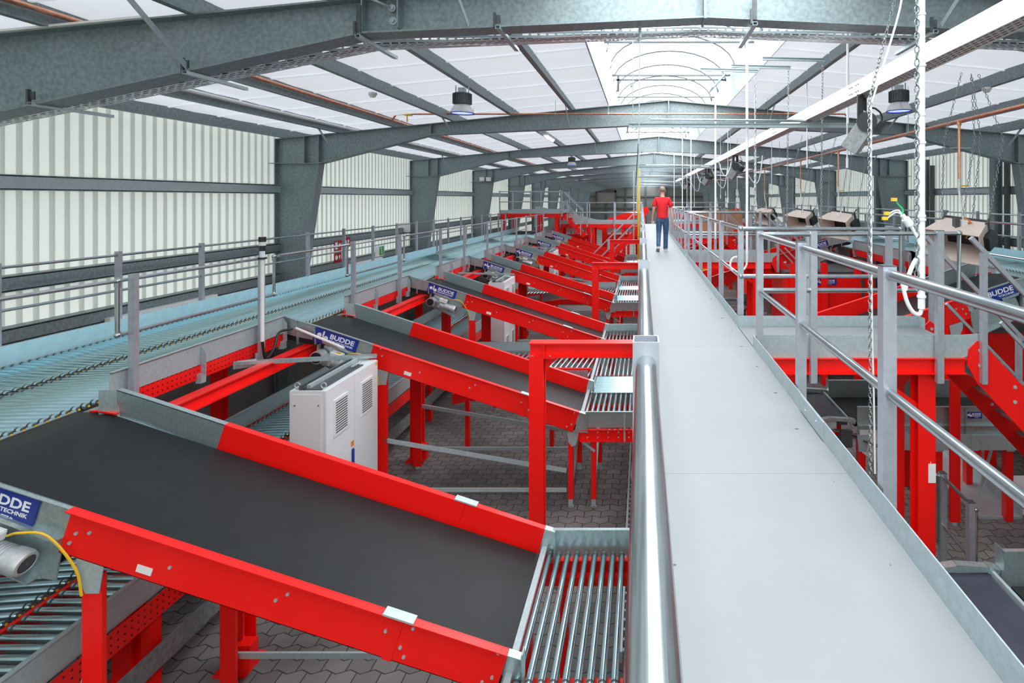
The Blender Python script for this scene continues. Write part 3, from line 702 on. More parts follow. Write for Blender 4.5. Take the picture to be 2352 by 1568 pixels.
# ---- control cabinets
def cabinet(label):
    xa, xb, y0, y1, z0, z1 = -3.87, -3.47, 6.03, 7.21, -4.1, -2.11
    r = thing('control_cabinet', label, 'control cabinet', (-3.67, 6.62, -4.2), 'grey control cabinets')
    mb = MB(); mb.box(xa, xb-.02, y0, y1, z0, z1); b2 = mb.build('body', CAB, r)
    mb = MB(); mb.box(xa+.01, xb-.03, y0+.01, y1-.01, -4.2, z0); mb.build('plinth', CABS, r)
    mb = MB(); mb.box(xa+.03, xb-.05, y0-.006, y0, z0+.04, z1-.04); mb.build('side_panel', CAB, r)
    mb = MB()
    for xx in (xa+.06, xb-.08):
        for zz in (z1-.16, z0+.2): mb.cyl((xx, y0-.006, zz), (xx, y0-.01, zz), .008, 8)
    mb.build('panel_screws', DARK, r)
    ym = (y0+y1)/2
    for k, (a, b3) in enumerate(((y0+.005, ym-.004), (ym+.004, y1-.005))):
        mb = MB(); mb.box(xb-.018, xb, a, b3, z0+.005, z1-.005); d = mb.build('door', CAB, r)
        for zt in (z1-.16, z0+.60):
            if zt < z1-.5 and k == 1: pass
            mb = MB(); mb.box(xb, xb+.012, a+.14, b3-.14, zt-.42, zt); g = mb.build('vent_grille', CAB, d)
            mb = MB()
            for q in range(13): zz = zt-.04-q*.028; mb.box(xb+.012, xb+.014, a+.17, b3-.17, zz-.006, zz+.006)
            mb.build('grille_slots', DARK, d) 
        if k == 0:
            mb = MB(); mb.box(xb, xb+.02, b3-.055, b3-.025, -3.2, -3.0); mb.sphere((xb+.012, b3-.04, -3.0), .016); mb.sphere((xb+.012, b3-.04, -3.2), .016); mb.build('handle', BLUE, d)
            mb = MB(); mb.box(xb, xb+.003, b3-.07, b3-.01, -2.96, -2.9); mb.build('warning_label', ORANGE, d)
        else:
            mb = MB(); mb.box(xb, xb+.003, b3-.06, b3-.01, z1-.06, z1-.02); mb.build('warning_label', YELLOW, d)
    for xx in (xa+.05, xb-.06):
        for yy in (y0+.06,):
            mb = MB(); mb.tube([(xx+.03*math.cos(t), yy, z1+.04+.03*math.sin(t)) for t in [2*PI*k/12-PI/2 for k in range(13)]], .007, 6); mb.cyl((xx, yy, z1), (xx, yy, z1+.015), .018, 10); mb.build('eye_bolt', GALVF, r)
    mb = MB(); mb.box(xa+.1, xb-.06, y0+.02, y1-.25, z1, z1+.012); mb.box(xa+.09, xa+.12, y0+.02, y1-.1, z1, z1+.05); mb.box(xa+.13, xa+.16, y0+.02, y1-.1, z1, z1+.03)
    mb.build('roof_plate', DARK, r)
    mb = MB(); mb.box(xa+.16, xa+.2, y0+.05, y1-.1, z1+.01, z1+.05); mb.tube([(xb-.12, y0+.75+.02*k, z1+.03+.01*math.sin(k*2.1)) for k in range(12)], .012, 6); mb.build('roof_rail', GALVF, r)
    mb = MB(); mb.bar((-4.76, 6.45, -1.93), (-3.5, 7.24, -2.07), .06, .045); mb.bar((-4.78, 6.42, -1.95), (-4.6, 6.55, -1.95), .01, .09); mb.build('cable_bridge', GALV, r)
    return r
k0 = cabinet('big grey control cabinet with two vented doors, in front of the second left chute')
index_kids()
dup(k0, (0, 2*P0, 0), 'grey control cabinet standing between the third and fourth left chutes')
dup(k0, (0, 4*P0, 0), 'smallest grey control cabinet, between the fifth and sixth left chutes')

# ---- railings along the raised conveyor
def rail_in(x, y0, ztop, sgn, label, group, pa=.38, pb=2.1, zmid=None, zb=-2.05, pitch=P0):
    r = thing('guard_railing', label, 'railing', (x, y0, zb), group); zm = ztop-.53 if zmid is None else zmid
    for yy in (y0+pa, y0+pb):
        mb = MB(); mb.rhs((x, yy, zb), (x, yy, ztop+.01), .055, .055, up=(0, 1, 0)); mb.box(x-.03, x+.03, yy-.03, yy+.03, ztop+.01, ztop+.015); mb.build('post', POST, r)
        mb = MB(); mb.box(x-.045, x-.028, yy-.05, yy+.05, zb+.02, zb+.14) if sgn < 0 else mb.box(x+.028, x+.045, yy-.05, yy+.05, zb+.02, zb+.14); mb.build('post_bracket', GALVF, r)
    xr = x-.045 if sgn < 0 else x+.045
    mb = MB(); mb.cyl((xr, y0+pa-pitch+pb, ztop-.035), (xr, y0+pb, ztop-.035), .0175, 10); mb.build('top_rail', TUBE, r)
    a, b2 = y0+pa-.11, y0+pb+.3
    mb = MB(); mb.tube([(xr, a, ztop-.05), (xr, a, zm+.03), (xr, a+.03, zm), (xr, b2-.03, zm), (xr, b2, zm+.03), (xr, b2, ztop-.05)], .0175, 10)
    for yy in (a, b2): mb.cyl((xr, yy, ztop-.035), (xr, yy, ztop-.09), .024, 10); mb.sphere((xr, yy, ztop-.035), .03, 10, 6); mb.sphere((xr, yy, zm), .028, 10, 6)
    mb.build('mid_rail', TUBE, r)
    return r
r0 = rail_in(-4.74, 4.74, -.715, -1, 'nearest railing bay on the inner edge of the left conveyor', 'inner railing bays of the left conveyor')
index_kids()
for i in range(1, 6): dup(r0, (0, P0*i, 0), '%s railing bay on the inner edge of the left conveyor' % ORD[i])
def rail_out(x, ys, ztop, label, zb, sgn):
    r = thing('guard_railing', label, 'railing', (x, ys[0], zb))
    for yy in ys:
        mb = MB(); mb.box(x-.03, x+.03, yy-.025, yy+.025, zb, ztop+.02); mb.build('post', POST, r)
    for z in (ztop-.03, ztop-.5):
        mb = MB(); mb.cyl((x, ys[0]-1.5, z), (x, ys[-1], z), .0175, 10); mb.build('rail', TUBE, r)
rail_out(-6.96, [5.92+1.38*i for i in range(18)], -.72, 'long railing on the outer edge of the left conveyor, next to the wall', -2.0, -1)

# ---- signal lamp on the second inner post
r = thing('signal_lamp', 'black topped signal lamp on a white tube at the railing left of the cabinet', 'signal lamp', (-4.66, 6.74, -2.0))
mb = MB(); mb.cyl((-4.66, 6.74, -1.75), (-4.66, 6.74, -.74), .022, 12); mb.build('pole', WHITE, r)
mb = MB(); mb.cyl((-4.66, 6.74, -.74), (-4.66, 6.74, -.72), .05, 14); mb.cyl((-4.66, 6.74, -.64), (-4.66, 6.74, -.62), .036, 14); mb.cyl((-4.66, 6.74, -.62), (-4.66, 6.74, -.575), .036, 14); mb.cyl((-4.66, 6.74, -.53), (-4.66, 6.74, -.47), .042, 16); mb.build('cap', BLACK, r)
mb = MB(); mb.cyl((-4.66, 6.74, -.72), (-4.66, 6.74, -.64), .03, 14); mb.cyl((-4.66, 6.74, -.575), (-4.66, 6.74, -.53), .04, 16); mb.build('lens', GLASSY, r)
mb = MB(); mb.tube(crv([(-4.66, 6.74, -1.75), (-4.66, 6.8, -1.98), (-4.66, 6.95, -1.9), (-4.66, 7.05, -1.72), (-4.62, 7.25, -1.72)]), .016, 8); mb.build('cable', BLACK, r)
r = thing('cable_conduit', 'white conduit with black cable running up to the second chute motor', 'conduit', (-4.4, 7.3, -1.8))
mb = MB(); mb.cyl((-4.60, 7.30, -1.72), (-3.95, 7.28, -1.98), .017, 10); mb.build('pipe', WHITE, r)

# ---- fire signs and boxes on the left wall
for i, (y, z, label) in enumerate(((14.0, -1.2, 'red fire hose sign with white pictogram, upper left of three on the wall'), (14.42, -1.14, 'red fire alarm sign, upper right of three on the wall'), (14.0, -1.5, 'red fire sign below the other two on the wall'))):
    r = thing('fire_sign', label, 'safety sign', (XL+.2, y, z), 'fire signs on the left wall')
    mb = MB(); mb.box(XL+.19, XL+.2, y-.17, y+.17, z-.13, z+.13); mb.build('plate', SIGNRED, r)
    mb = MB(); xx = XL+.2; mb.box(xx, xx+.003, y-.13, y-.02, z-.09, z+.09) if i == 0 else mb.cyl((xx, y-.07, z), (xx+.003, y-.07, z), .06, 14)
    mb.plate([(xx, y+.03, z+.05), (xx, y+.12, z+.05), (xx, y+.075, z-.06)], .003, (1, 0, 0)); mb.build('pictogram', LETTER, r)
r = thing('exit_sign', 'small green exit sign on the left wall behind the railing', 'safety sign', (XL+.2, 16.2, -1.55))
mb = MB(); mb.box(XL+.19, XL+.2, 15.95, 16.5, -1.7, -1.4); mb.build('plate', WHITE, r)
mb = MB(); mb.box(XL+.2, XL+.203, 16.2, 16.48, -1.68, -1.42); mb.build('green_field', GREEN, r)
mb = MB(); mb.sphere((XL+.205, 16.3, -1.47), .025, 8, 6); mb.bar((XL+.205, 16.3, -1.5), (XL+.205, 16.34, -1.64), .02, .03); mb.build('pictogram', LETTER, r)
for i, (y, z, hh, ww, label) in enumerate(((18.0, -.95, .3, .25, 'white socket box on the left wall, left one of three'), (19.1, -.85, .3, .3, 'white switch box on the left wall, middle one of three'), (20.2, -.8, .2, .25, 'white cable box on the left wall, right one of three'))):
    mb = MB(); mb.box(XL+.02, XL+.3, y-ww/2, y+ww/2, z-hh/2, z+hh/2); mb.box(XL+.3, XL+.31, y-ww/2+.03, y+ww/2-.03, z-hh/2+.03, z+hh/2-.03); tag(mb.build('socket_box', WHITE, loc=(XL+.2, y, z)), label, 'socket box')
for i, (y, label) in enumerate(((8.9, 'white radiator panel low on the left wall behind the near railing post'), (15.2, 'white radiator panel low on the left wall under the fire signs'))):
    r = thing('radiator', label, 'radiator', (XL+.3, y, -2.1)); mb = MB(); mb.box(XL+.22, XL+.3, y-1.0, y+1.0, -2.4, -1.72)
    for k in range(20): mb.box(XL+.3, XL+.31, y-.97+k*.1, y-.9+k*.1, -2.38, -1.75)
    mb.build('panel', WHITE, r)
    mb = MB(); mb.box(XL+.22, XL+.34, y+1.0, y+1.1, -2.3, -1.8); mb.build('end_valve', BOARD, r)

# ---- walkway trestles on the left
def trestle(label):
    r = thing('walkway_trestle', label, 'steel trestle', (-1.2, 6.3, -4.2), 'red trestles under the walkway')
    mb = MB(); mb.ibeam((-1.2, 6.3, -4.18), (-1.2, 6.3, -1.8), .165, .165, .014, .01, up=(0, 1, 0)); mb.build('column', RED, r)
    mb = MB(); mb.ibeam((-1.285, 6.3, -1.72), (1.06, 6.3, -1.72), .165, .165, .014, .01); mb.box(-1.12, -1.108, 6.22, 6.38, -1.79, -1.65); mb.build('cross_beam', RED, r)
    mb = MB(); mb.box(-1.285, -.98, 6.22, 6.38, -1.815, -1.802); mb.plate([(-1.11, 6.296, -1.81), (-.95, 6.296, -1.81), (-1.11, 6.296, -1.97)], .01, (0, 1, 0)); mb.build('haunch', RED, r)
    mb = MB(); mb.box(-1.34, -1.06, 6.16, 6.44, -4.2, -4.18); mb.build('base_plate', RED, r)
    mb = MB()
    for xx in (-1.25, -1.05): mb.cyl((xx, 6.25, -1.80), (xx, 6.25, -1.785), .014, 6)
    mb.build('bolts', GALVF, r)
    return r
q0 = trestle('nearest red trestle beside the walkway, in front of the second chute')
index_kids()
dup(q0, (0, 2*P0, 0), 'second red trestle along the left of the walkway')
dup(q0, (0, 4*P0, 0), 'third red trestle along the left of the walkway, farthest and smallest')

# ================================================================== WALKWAY
BR = [(5.19+7.8*k, 6.03+7.8*k) for k in range(3)]       # branch platforms leave the walkway here
r = thing('walkway', 'long pale grey walkway the person walks on, running down the middle', 'walkway', (.53, 14, -1.4))
mb = MB(); y = -2.0
while y < 30.4:
    mb.box(.02, 1.045, y, min(y+2.398, 30.5), -1.43, -1.4); y += 2.4
mb.build('deck', DECK, r)
mb = MB(); rnd = random.Random(3); y = -1
while y < 18:
    for xx in (.1, .95): mb.cyl((xx+rnd.uniform(-.03, .03), y, -1.4), (xx, y, -1.399), .004, 6)
    y += .62
mb.build('deck_screws', DARK, r)
segs = [(-2, BR[0][0]), (BR[0][1], BR[1][0]), (BR[1][1], BR[2][0]), (BR[2][1], 30.4)]
for a, b2 in segs:
    mb = MB(); mb.box(1.045, 1.051, a, b2, -1.46, -1.285); mb.build('toe_board', GALVF, r)
mb = MB(); mb.box(1.0395, 1.045, 3.16, 3.62, -1.39, -1.287)
for yy, zz in ((3.28, -1.33), (3.5, -1.35)): mb.sphere((1.039, yy, zz), .008, 8, 6)
mb.build('toe_board_splice', GALVF, r)
mb = MB(); mb.box(.0, .006, -2, 30.4, -1.46, -1.285); mb.build('toe_board', GALVF, r)
for xx in (.06, 1.0):
    mb = MB(); mb.ibeam((xx, -2, -1.54), (xx, 30.4, -1.54), .18, .09); mb.build('bearer', RED, r)
# left hand rail, directly under the eye
ys = [1.177-1.5, ]+[1.177+1.5*k for k in range(20)]
r = thing('handrail', 'left walkway handrail, its galvanised tube running up close to the camera', 'railing', (.008, 14, -1.4), 'walkway handrails')
for yy in ys:
    mb = MB(); mb.rhs((.008, yy, -1.75), (.008, yy, -.30), .0555, .058, .003, up=(0, 1, 0)); mb.build('post', POST, r)
for z in (-.348, -.86):
    mb = MB(); mb.cyl((.008, -.33, z), (.008, 29.7, z), .0215, 20); mb.build('tube', TUBE, r)
def rail_run(name, label, posts, tubes, group, zt=-.30, zb=-1.75, w2=.06, r_=.0215):
    o = thing(name, label, 'railing', (posts[0][0], posts[0][1], zb), group)
    for x, y in posts:
        mb = MB(); mb.box(x-w2/2, x+w2/2, y-w2/2, y+w2/2, zb, zt); mb.build('post', POST, o)
        mb = MB(); mb.box(x-w2/2-.001, x+w2/2+.001, y-w2/2-.001, y+w2/2+.001, zt, zt+.004); mb.build('post_cap', DARK, o)
    for pts in tubes:
        mb = MB(); mb.tube(pts, r_, 14)
        if len(pts) > 2:
            for p in pts[1:-1]: mb.sphere(p, r_*1.35, 12, 8)
        mb.build('tube', TUBE, o)
    return o
ZT, ZM = -.335, -.86
XP = 1.092; XPL = 2.92
for k, (ya, yb) in enumerate(BR):
    pk = ['nearest', 'second', 'third'][k]; zz = -1.72
    # railing on the walkway edge before this platform, turning along the platform's near edge
    y_from = -.5 if k == 0 else BR[k-1][1]+.06
    n0 = ya-.08
    py = [n0-1.33*i for i in range(9) if n0-1.33*i > (y_from+.2)]
    posts = [(XP, y) for y in py]+[(1.60, ya-.05), (2.78, ya-.05)]
    xe = 2.97
    tubes = []
    if k == 0:
        tubes = [[(XP, -.5, ZT), (XP, ya-.05, ZT), (xe, ya-.05, ZT), (xe, ya-.05, -.86), (XP, ya-.05, -.86), (XP, -.5, -.86)]]
        tubes = [[(XP, -.5, ZT), (XP, ya-.04, ZT), (xe, ya-.04, ZT+.01), (xe, ya-.04, ZM), (XP, ya-.04, ZM), (XP, -.5, ZM)]]
        rail_run('handrail', 'near right walkway handrail, bending along the first side platform', posts, tubes, 'walkway handrails', zb=zz)
    else:
        tubes = [[(XP, y_from, ZT), (XP, ya-.04, ZT), (xe, ya-.04, ZT), (xe, ya-.04, ZM), (XP, ya-.04, ZM), (XP, y_from, ZM)]]
        far = BR[k-1][1]
        tubes = [[(2.86, far+.05, ZM), (2.86, far+.05, ZT), (XP, far+.05, ZT), (XP, ya-.04, ZT), (xe, ya-.04, ZT), (xe, ya-.04, ZM), (XP, ya-.04, ZM), (XP, far+.05, ZM), (2.86, far+.05, ZM)]]
        posts = posts+[(XP, far+.07), (1.85, far+.07), (2.74, far+.07)]
        rail_run('handrail', 'right handrail of the walkway from the %s to the %s side platform' % (['nearest', 'second'][k-1], ['second', 'third'][k-1]), posts, tubes, 'walkway handrails', zb=zz)
far = BR[2][1]
rail_run('handrail', 'farthest right handrail of the walkway beyond the third side platform', [(XP, far+.07+1.4*i) for i in range(6)]+[(1.85, far+.07), (2.74, far+.07)],
         [[(2.86, far+.05, ZT), (XP, far+.05, ZT), (XP, 29.3, ZT)], [(2.86, far+.05, ZM), (XP, far+.05, ZM), (XP, 29.3, ZM)]], 'walkway handrails')
# side platforms with stairs
def platform(label):
    ya, yb = BR[0]; xa, xb = 1.052, 3.03
    r = thing('side_platform', label, 'platform', ((xa+xb)/2, (ya+yb)/2, -4.2), 'side platforms')
    mb = MB(); mb.box(xa, xb, ya+.006, yb-.006, -1.43, -1.4); mb.build('deck', DECK, r)
    for yy, s_ in ((ya, 1), (yb, -1)):
        mb = MB(); mb.box(xa+.02 if s_ > 0 else xa, xb, yy-.003, yy+.003, -1.5, -1.285); mb.build('toe_board', GALVF, r)
        mb = MB(); mb.channel((xa+.05, yy+.01*s_, -1.575), (xb+.02, yy+.01*s_, -1.575), .15, .05, .008, side=1); mb.build('edge_beam', RED, r)
    mb = MB(); mb.box(xb-.003, xb+.003, yb-.14, yb, -1.5, -1.285); mb.plate([(xb, ya-.002, -1.285), (xb+.2, ya-.002, -1.27), (xb+.2, ya-.002, -1.42), (xb, ya-.002, -1.5)], .006, (0, 1, 0)); mb.build('end_plate', GALVF, r)
    for yy in (ya+.12, yb-.1):
        mb = MB(); mb.ibeam((2.71, yy, -4.18), (2.71, yy, -1.65), .165, .165, .014, .01, up=(0, 1, 0)); mb.box(2.58, 2.84, yy-.13, yy+.13, -4.2, -4.178); mb.build('column', RED, r)
    mb = MB(); mb.bar((3.05, yb-.1, -1.62), (2.72, yb-.1, -2.1), .06, .06, up=(0, 1, 0)); mb.bar((2.1, ya+.1, -1.62), (2.72, ya+.1, -2.05), .06, .06, up=(0, 1, 0)); mb.build('knee_brace', RED, r)
    mb = MB(); mb.box(2.74, 2.745, ya+.03, ya+.033, -2.62, -2.5); mb.box(2.72, 2.79, ya+.03, ya+.034, -2.7, -2.52); mb.build('sticker', WHITE, r)
    return r
def stairs(label):
    ya, yb = BR[0]; x0, z0, x1, z1 = 3.06, -1.42, 5.72, -4.19
    r = thing('staircase', label, 'stairs', ((x0+x1)/2, (ya+yb)/2, -4.2), 'red stairs off the side platforms')
    for yy in (ya-.01, yb+.01):
        mb = MB(); mb.plate([(x0, yy-.005, z0-.14), (x0+.02, yy-.005, z0), (x0+.1, yy-.005, z0+.08), (x0+.2, yy-.005, z0-.0), (x1, yy-.005, z1+.18), (x1, yy-.005, z1), (x1-.25, yy-.005, z1), (x0+.1, yy-.005, z0-.32)], .012, (0, 1, 0)); mb.build('stringer', RED, r)
        mb = MB(); k = 0
        for k in range(8):
            xx = x0+.12+k*.33
            for h in (.04, -.1): mb.cyl((xx, yy-.012, z0-1.04*(xx-x0-.1)+h-.03), (xx, yy-.005, z0-1.04*(xx-x0-.1)+h-.03), .018, 8)
        mb.build('bolts', GALVF, r)
    for k in range(11):
        xx = x0+.1+k*.235; zz = z0-.14-k*.245
        mb = MB()
        mb.box(xx, xx+.25, ya, yb, zz-.03, zz-.026)
        for q in range(9): mb.box(xx+q*.031, xx+q*.031+.004, ya, yb, zz-.026, zz)
        for q in range(14): mb.box(xx, xx+.25, ya+.03+q*.06, ya+.034+q*.06, zz-.026, zz)
        mb.build('tread', GALV, r)
    for yy in (ya-.04, yb+.04):
        up = lambda x: -.42-1.04*(x-x0-.05)
        mb = MB(); mb.bar((x0+.02, yy, up(x0)), (x1-.3, yy, up(x1-.3)), .04, .04); mb.build('stair_rail', POST, r)
        mb = MB(); mb.bar((x0+.3, yy, up(x0+.3)-.48), (x1-.3, yy, up(x1-.3)-.48), .03, .03); mb.build('stair_rail', POST, r)
        for xx in (x0+.14, x0+1.1, x0+2.1):
            mb = MB(); mb.box(xx-.025, xx+.025, yy-.025, yy+.025, up(xx)-1.22, up(xx)); mb.build('stair_post', POST, r)
    return r
p_ = platform('nearest side platform off the right of the walkway, on a red column'); s_ = stairs('nearest red stairs, going down to the right from the first side platform')
index_kids()
for k in (1, 2):
    dup(p_, (0, 7.8*k, 0), '%s side platform off the right of the walkway' % ('second', 'third')[k-1]); dup(s_, (0, 7.8*k, 0), '%s red stairs, going down from the %s side platform' % (('second',)*2, ('third',)*2)[k-1])

# ================================================================== RIGHT SIDE
LANES_R = [(6.72, 7.93, .10), (5.55, 6.68, -.1)]
for i in range(6):
    y0 = 7.1+P0*i
    gap = {0: (8.5, 11.2), 1: (11.0, 14.2), 2: (15.5, 18.9), 3: (18.8, 21.9), 4: (23.2, 26.7), 5: (26.6, 30)}[i]
    conveyor('roller_conveyor', '%s section of the raised roller conveyor by the right wall' % ORD[i], 'roller conveyor', 'raised right roller conveyor sections', y0, [LANES_R[1], LANES_R[0]], -1.3, 7.97, 5.47, 1, i < 1, gap=gap)
    rr = rail_in(5.40, y0, -.335, 1, '%s railing bay on the inner edge of the right conveyor' % ORD[i], 'inner railing bays of the right conveyor', zb=-1.55)
rail_out(8.03, [5.9+1.45*i for i in range(17)], -.32, 'long railing on the outer edge of the right conveyor, next to the wall', -1.5, 1)
chute(TR, 1, 'nearest red belt chute on the right, its belt coming down behind the first side platform', 7.05, 'red belt chutes on the right', motor=False, legs=True, braces=False)
chute(TR, 1, 'second red belt chute on the right, beyond the second side platform', 14.2, 'red belt chutes on the right', motor=False, legs=True, braces=False)
chute(TR, 1, 'farthest red belt chute on the right', 21.9, 'red belt chutes on the right', motor=False, legs=True, braces=False)
# low collecting belts
def low_belt(label, g):
    y0, y1, z = 7.16, 8.1, -2.92
    r = thing('cross_belt', label, 'belt conveyor', (3.7, 7.6, -4.2), g)
    mb = MB(); mb.box(2.78, 4.95, y0+.03, y1-.03, z-.06, z); mb.build('belt', BELT, r)
    mb = MB(); mb.box(2.75, 4.95, y1, y1+.006, z-.02, -2.68); mb.box(2.75, 4.95, y1, y1+.04, -2.685, -2.68); mb.box(2.75, 2.756, y1-.0, y1+.12, z-.05, -2.68); mb.build('back_guard', GALV, r)
    mb = MB(); mb.box(2.8, 4.95, y0-.006, y0, z-.14, -2.7); mb.box(2.8, 4.95, y0-.04, y0, -2.705, -2.7); mb.box(2.8, 4.95, y0-.05, y0-.006, z-.03, z-.02)
    for xx in (3.1, 3.6, 4.2): mb.box(xx, xx+.02, y0-.03, y0, z-.14, -2.72)
    mb.build('front_guard', GALV, r)
    mb = MB(); mb.box(3.2, 4.9, y0-.06, y0-.01, z-.33, z-.14); mb.box(3.3, 3.42, y0-.1, y0-.06, z-.2, z-.1); mb.box(4.25, 4.32, y0-.1, y0-.06, z-.32, z-.12); mb.build('drive_cover', GALVF, r)
    so = V((4.22, y0-.012, -2.86)); mb = MB(); mb.plate([so, so+V((.2, 0, 0)), so+V((.2, 0, .085)), so+V((0, 0, .085))], .005, (0, 1, 0)); s2 = mb.build('sign', BLUE, r)
    mb = MB(); lettering(mb, so, (1, 0, 0), (0, 0, 1), .2, .085); mb.build('lettering', LETTER, s2)
    mb = MB(); mb.plate([(2.82, y0-.03, -3.0), (3.3, y0-.03, -3.0), (3.3, y0-.03, -3.4), (3.05, y0-.03, -3.42), (2.86, y0-.03, -3.3)], .02, (0, 1, 0)); mb.build('chain_guard', CAB, r)
    for xx in (2.86, 3.86, 4.78):
        for yy in (y0+.03, y1-.03):
            mb = MB(); mb.box(xx-.045, xx+.045, yy-.05, yy+.05, -4.2, z-.2); mb.build('leg', RED, r)
        mb = MB(); mb.plate([(xx-.075, y0-.03, z-.14), (xx+.075, y0-.03, z-.14), (xx+.05, y0-.03, z-.36), (xx-.05, y0-.03, z-.36)], .008, (0, -1, 0)); mb.build('gusset', GALVF, r)
    mb = MB(); mb.bar((4.7, y0+.5, -4.1), (4.95, y0+.5, -3.2), .03, .03); mb.build('brace', GALVF, r)
    mb = MB(); mb.box(3.0, 4.9, y1-.3, y1-.28, z-.5, z-.4); mb.build('cable_tray', GALV, r)
    return r
def feed_belt(label, g):
    y0, y1, z = 7.12, 8.16, -2.88
    r = thing('feed_belt', label, 'belt conveyor', (1.9, 7.6, -4.2), g)
    mb = MB(); mb.plate([(1.1, y0, z-.05), (2.66, y0, z-.05), (2.66, y1, z-.05), (1.1, y1, z-.05)], .05, (0, 0, 1)); mb.build('belt', BELTB, r)
    mb = MB(); mb.box(1.1, 2.5, y0-.05, y0-.005, z-.08, z+.004); mb.box(1.1, 2.6, y1+.005, y1+.05, z-.08, z+.01); mb.bar((2.69, y0-.05, z), (2.69, y1+.05, z), .025, .05); mb.build('edge_rail', GALVF, r)
    for yy in (y0-.03, y1+.02):
        mb = MB(); mb.bar((2.25, yy, z+.02), (2.42, yy, z+.045), .07, .035); mb.bar((2.42, yy, z+.045), (2.66, yy, z+.03), .06, .04); mb.bar((2.66, yy, z+.03), (2.74, yy, z+.01), .08, .05); mb.build('belt_tensioner', GALV, r)
        mb = MB(); mb.box(2.2, 2.7, yy-.03, yy+.05, z-.32, z-.2); mb.box(2.3, 2.36, yy-.02, yy, z-.2, z-.08); mb.box(2.55, 2.7, yy-.04, yy+.02, z-.3, z-.1); mb.build('drive_unit', DARK, r)
        mb = MB(); mb.box(2.15, 2.6, yy-.02, yy+.02, z-.4, z-.32); mb.box(2.3, 2.4, yy-.03, yy+.03, -4.2, z-.4); mb.build('stand', RED, r)
    return r
lb = low_belt('low cross belt with blue sign beneath the nearest side platform', 'low cross belts'); fb = feed_belt('low blue-black feed belt beside the walkway, under the first side platform', 'low feed belts')
index_kids()
dup(lb, (0, -3.93, 0), 'low cross belt at the lower right corner'); dup(fb, (0, -3.93, 0), 'nearest low blue-black feed belt, at the lower right edge of the walkway')
dup(lb, (0, 7.4, 0), 'low cross belt beneath the second side platform'); dup(fb, (0, 7.4, 0), 'low feed belt seen between the handrail posts before the second side platform')
# red machine bodies under the right conveyor
for i, (X0, X1, y, DY, ZT_, label) in enumerate(((3.3, 4.92, 12.5, 1.5, -1.75, 'red machine box with blue sign, under the right conveyor before its second chute'), (3.3, 4.92, 17.0, 2, -1.95, 'farther red machine box under the right conveyor'), (5.35, 7.55, 8.7, 2, -2.12, 'red machine box low behind the stairs at the right edge'))):
    r = thing('machine_box', label, 'machine casing', ((X0+X1)/2, y, -4.2), 'red machine boxes')
    mb = MB(); mb.box(X0, X1, y, y+DY, -3.6, ZT_); mb.build('casing', RED, r)
    mb = MB(); mb.box(X0-.05, X1+.05, y-.03, y+DY+.03, ZT_, ZT_+.09); mb.build('top_tray', DARK, r)
    so = V((X0+.62, y-.01, ZT_-.22)); mb = MB(); mb.plate([so, so+V((.5, 0, 0)), so+V((.5, 0, .15)), so+V((0, 0, .15))], .006, (0, 1, 0)); s2 = mb.build('sign', BLUE, r)
    mb = MB(); lettering(mb, so, (1, 0, 0), (0, 0, 1), .5, .15); mb.build('lettering', LETTER, s2)
    for xx in (X0+.1, (X0+X1)/2, X1-.06):
        mb = MB(); mb.ibeam((xx, y-.1, -4.2), (xx, y-.1, ZT_+.3 if i < 2 else ZT_), .12, .12, up=(0, 1, 0)); mb.build('leg', RED, r)
# floor rail, chequer plate ramp, low block
rail_run('floor_railing', 'low galvanised railing standing on the floor behind the red column, lower right', [(3.36, 5.62), (3.40, 6.22), (3.05, 6.9)],
         [[(3.40, 5.60, -4.0), (3.40, 5.60, -3.17), (3.37, 5.62, -3.14), (3.40, 6.22, -3.14), (3.34, 6.24, -3.14), (3.34, 6.24, -3.9)], [(3.36, 5.62, -3.68), (3.40, 6.22, -3.68)], [(3.05, 6.9, -3.14), (2.6, 7.5, -3.14)], [(3.05, 6.9, -3.68), (2.6, 7.5, -3.68)]], 'floor railings', zt=-3.1, zb=-4.2, w2=.07, r_=.019)
r = thing('ramp_plate', 'chequer plate cover lying on the floor, right of the red column', 'floor plate', (4.7, 8, -4.2))
mb = MB(); mb.box(4.42, 4.98, 7.2, 9.2, -4.2, -4.17); mb.bar((4.98, 7.2, -4.12), (4.98, 9.2, -4.12), .01, .14)
mb.build('plate', GALVF, r)
mb = MB()
for i in range(8):
    for j in range(26):
        a = .02 if (i+j) % 2 else -.02; c = V((4.47+i*.065, 7.25+j*.075, -4.169)); mb.bar(c-V((.012, a/2, 0)), c+V((.012, a/2, 0)), .006, .004)
mb.build('tread_pattern', GALVF, r)
r = thing('concrete_plinth', 'pale concrete block on the floor near the right edge', 'concrete block', (5.3, 7.4, -4.2)); mb = MB(); mb.box(5.0, 6.2, 7.3, 7.9, -4.2, -3.98); mb.box(5.02, 6.18, 7.32, 7.88, -3.98, -3.97); mb.build('block', CAB, r)
# cable ladder on the floor beside the walkway, left
r = thing('cable_ladder', 'galvanised cable ladder lying beside the walkway, left of the handrail', 'cable ladder', (-.05, 5.8, -4.1))
for xx in (-.19, .1):
    mb = MB(); mb.box(xx-.012, xx+.012, 4.9, 12, -4.14, -4.04); mb.build('side_rail', GALVF, r)
mb = MB(); y = 5.0
while y < 8: mb.box(-.19, .1, y-.015, y+.015, -4.12, -4.1); y += .12
mb.build('rungs', GALVF, r)
mb = MB(); rnd = random.Random(5)
for q in range(5): mb.tube([(-.13+.05*q+rnd.uniform(-.03, .03), 4.9+.4*k, -4.07+rnd.uniform(-.015, .03)) for k in range(10)], .012, 6)
mb.build('cables', WHITE, r)

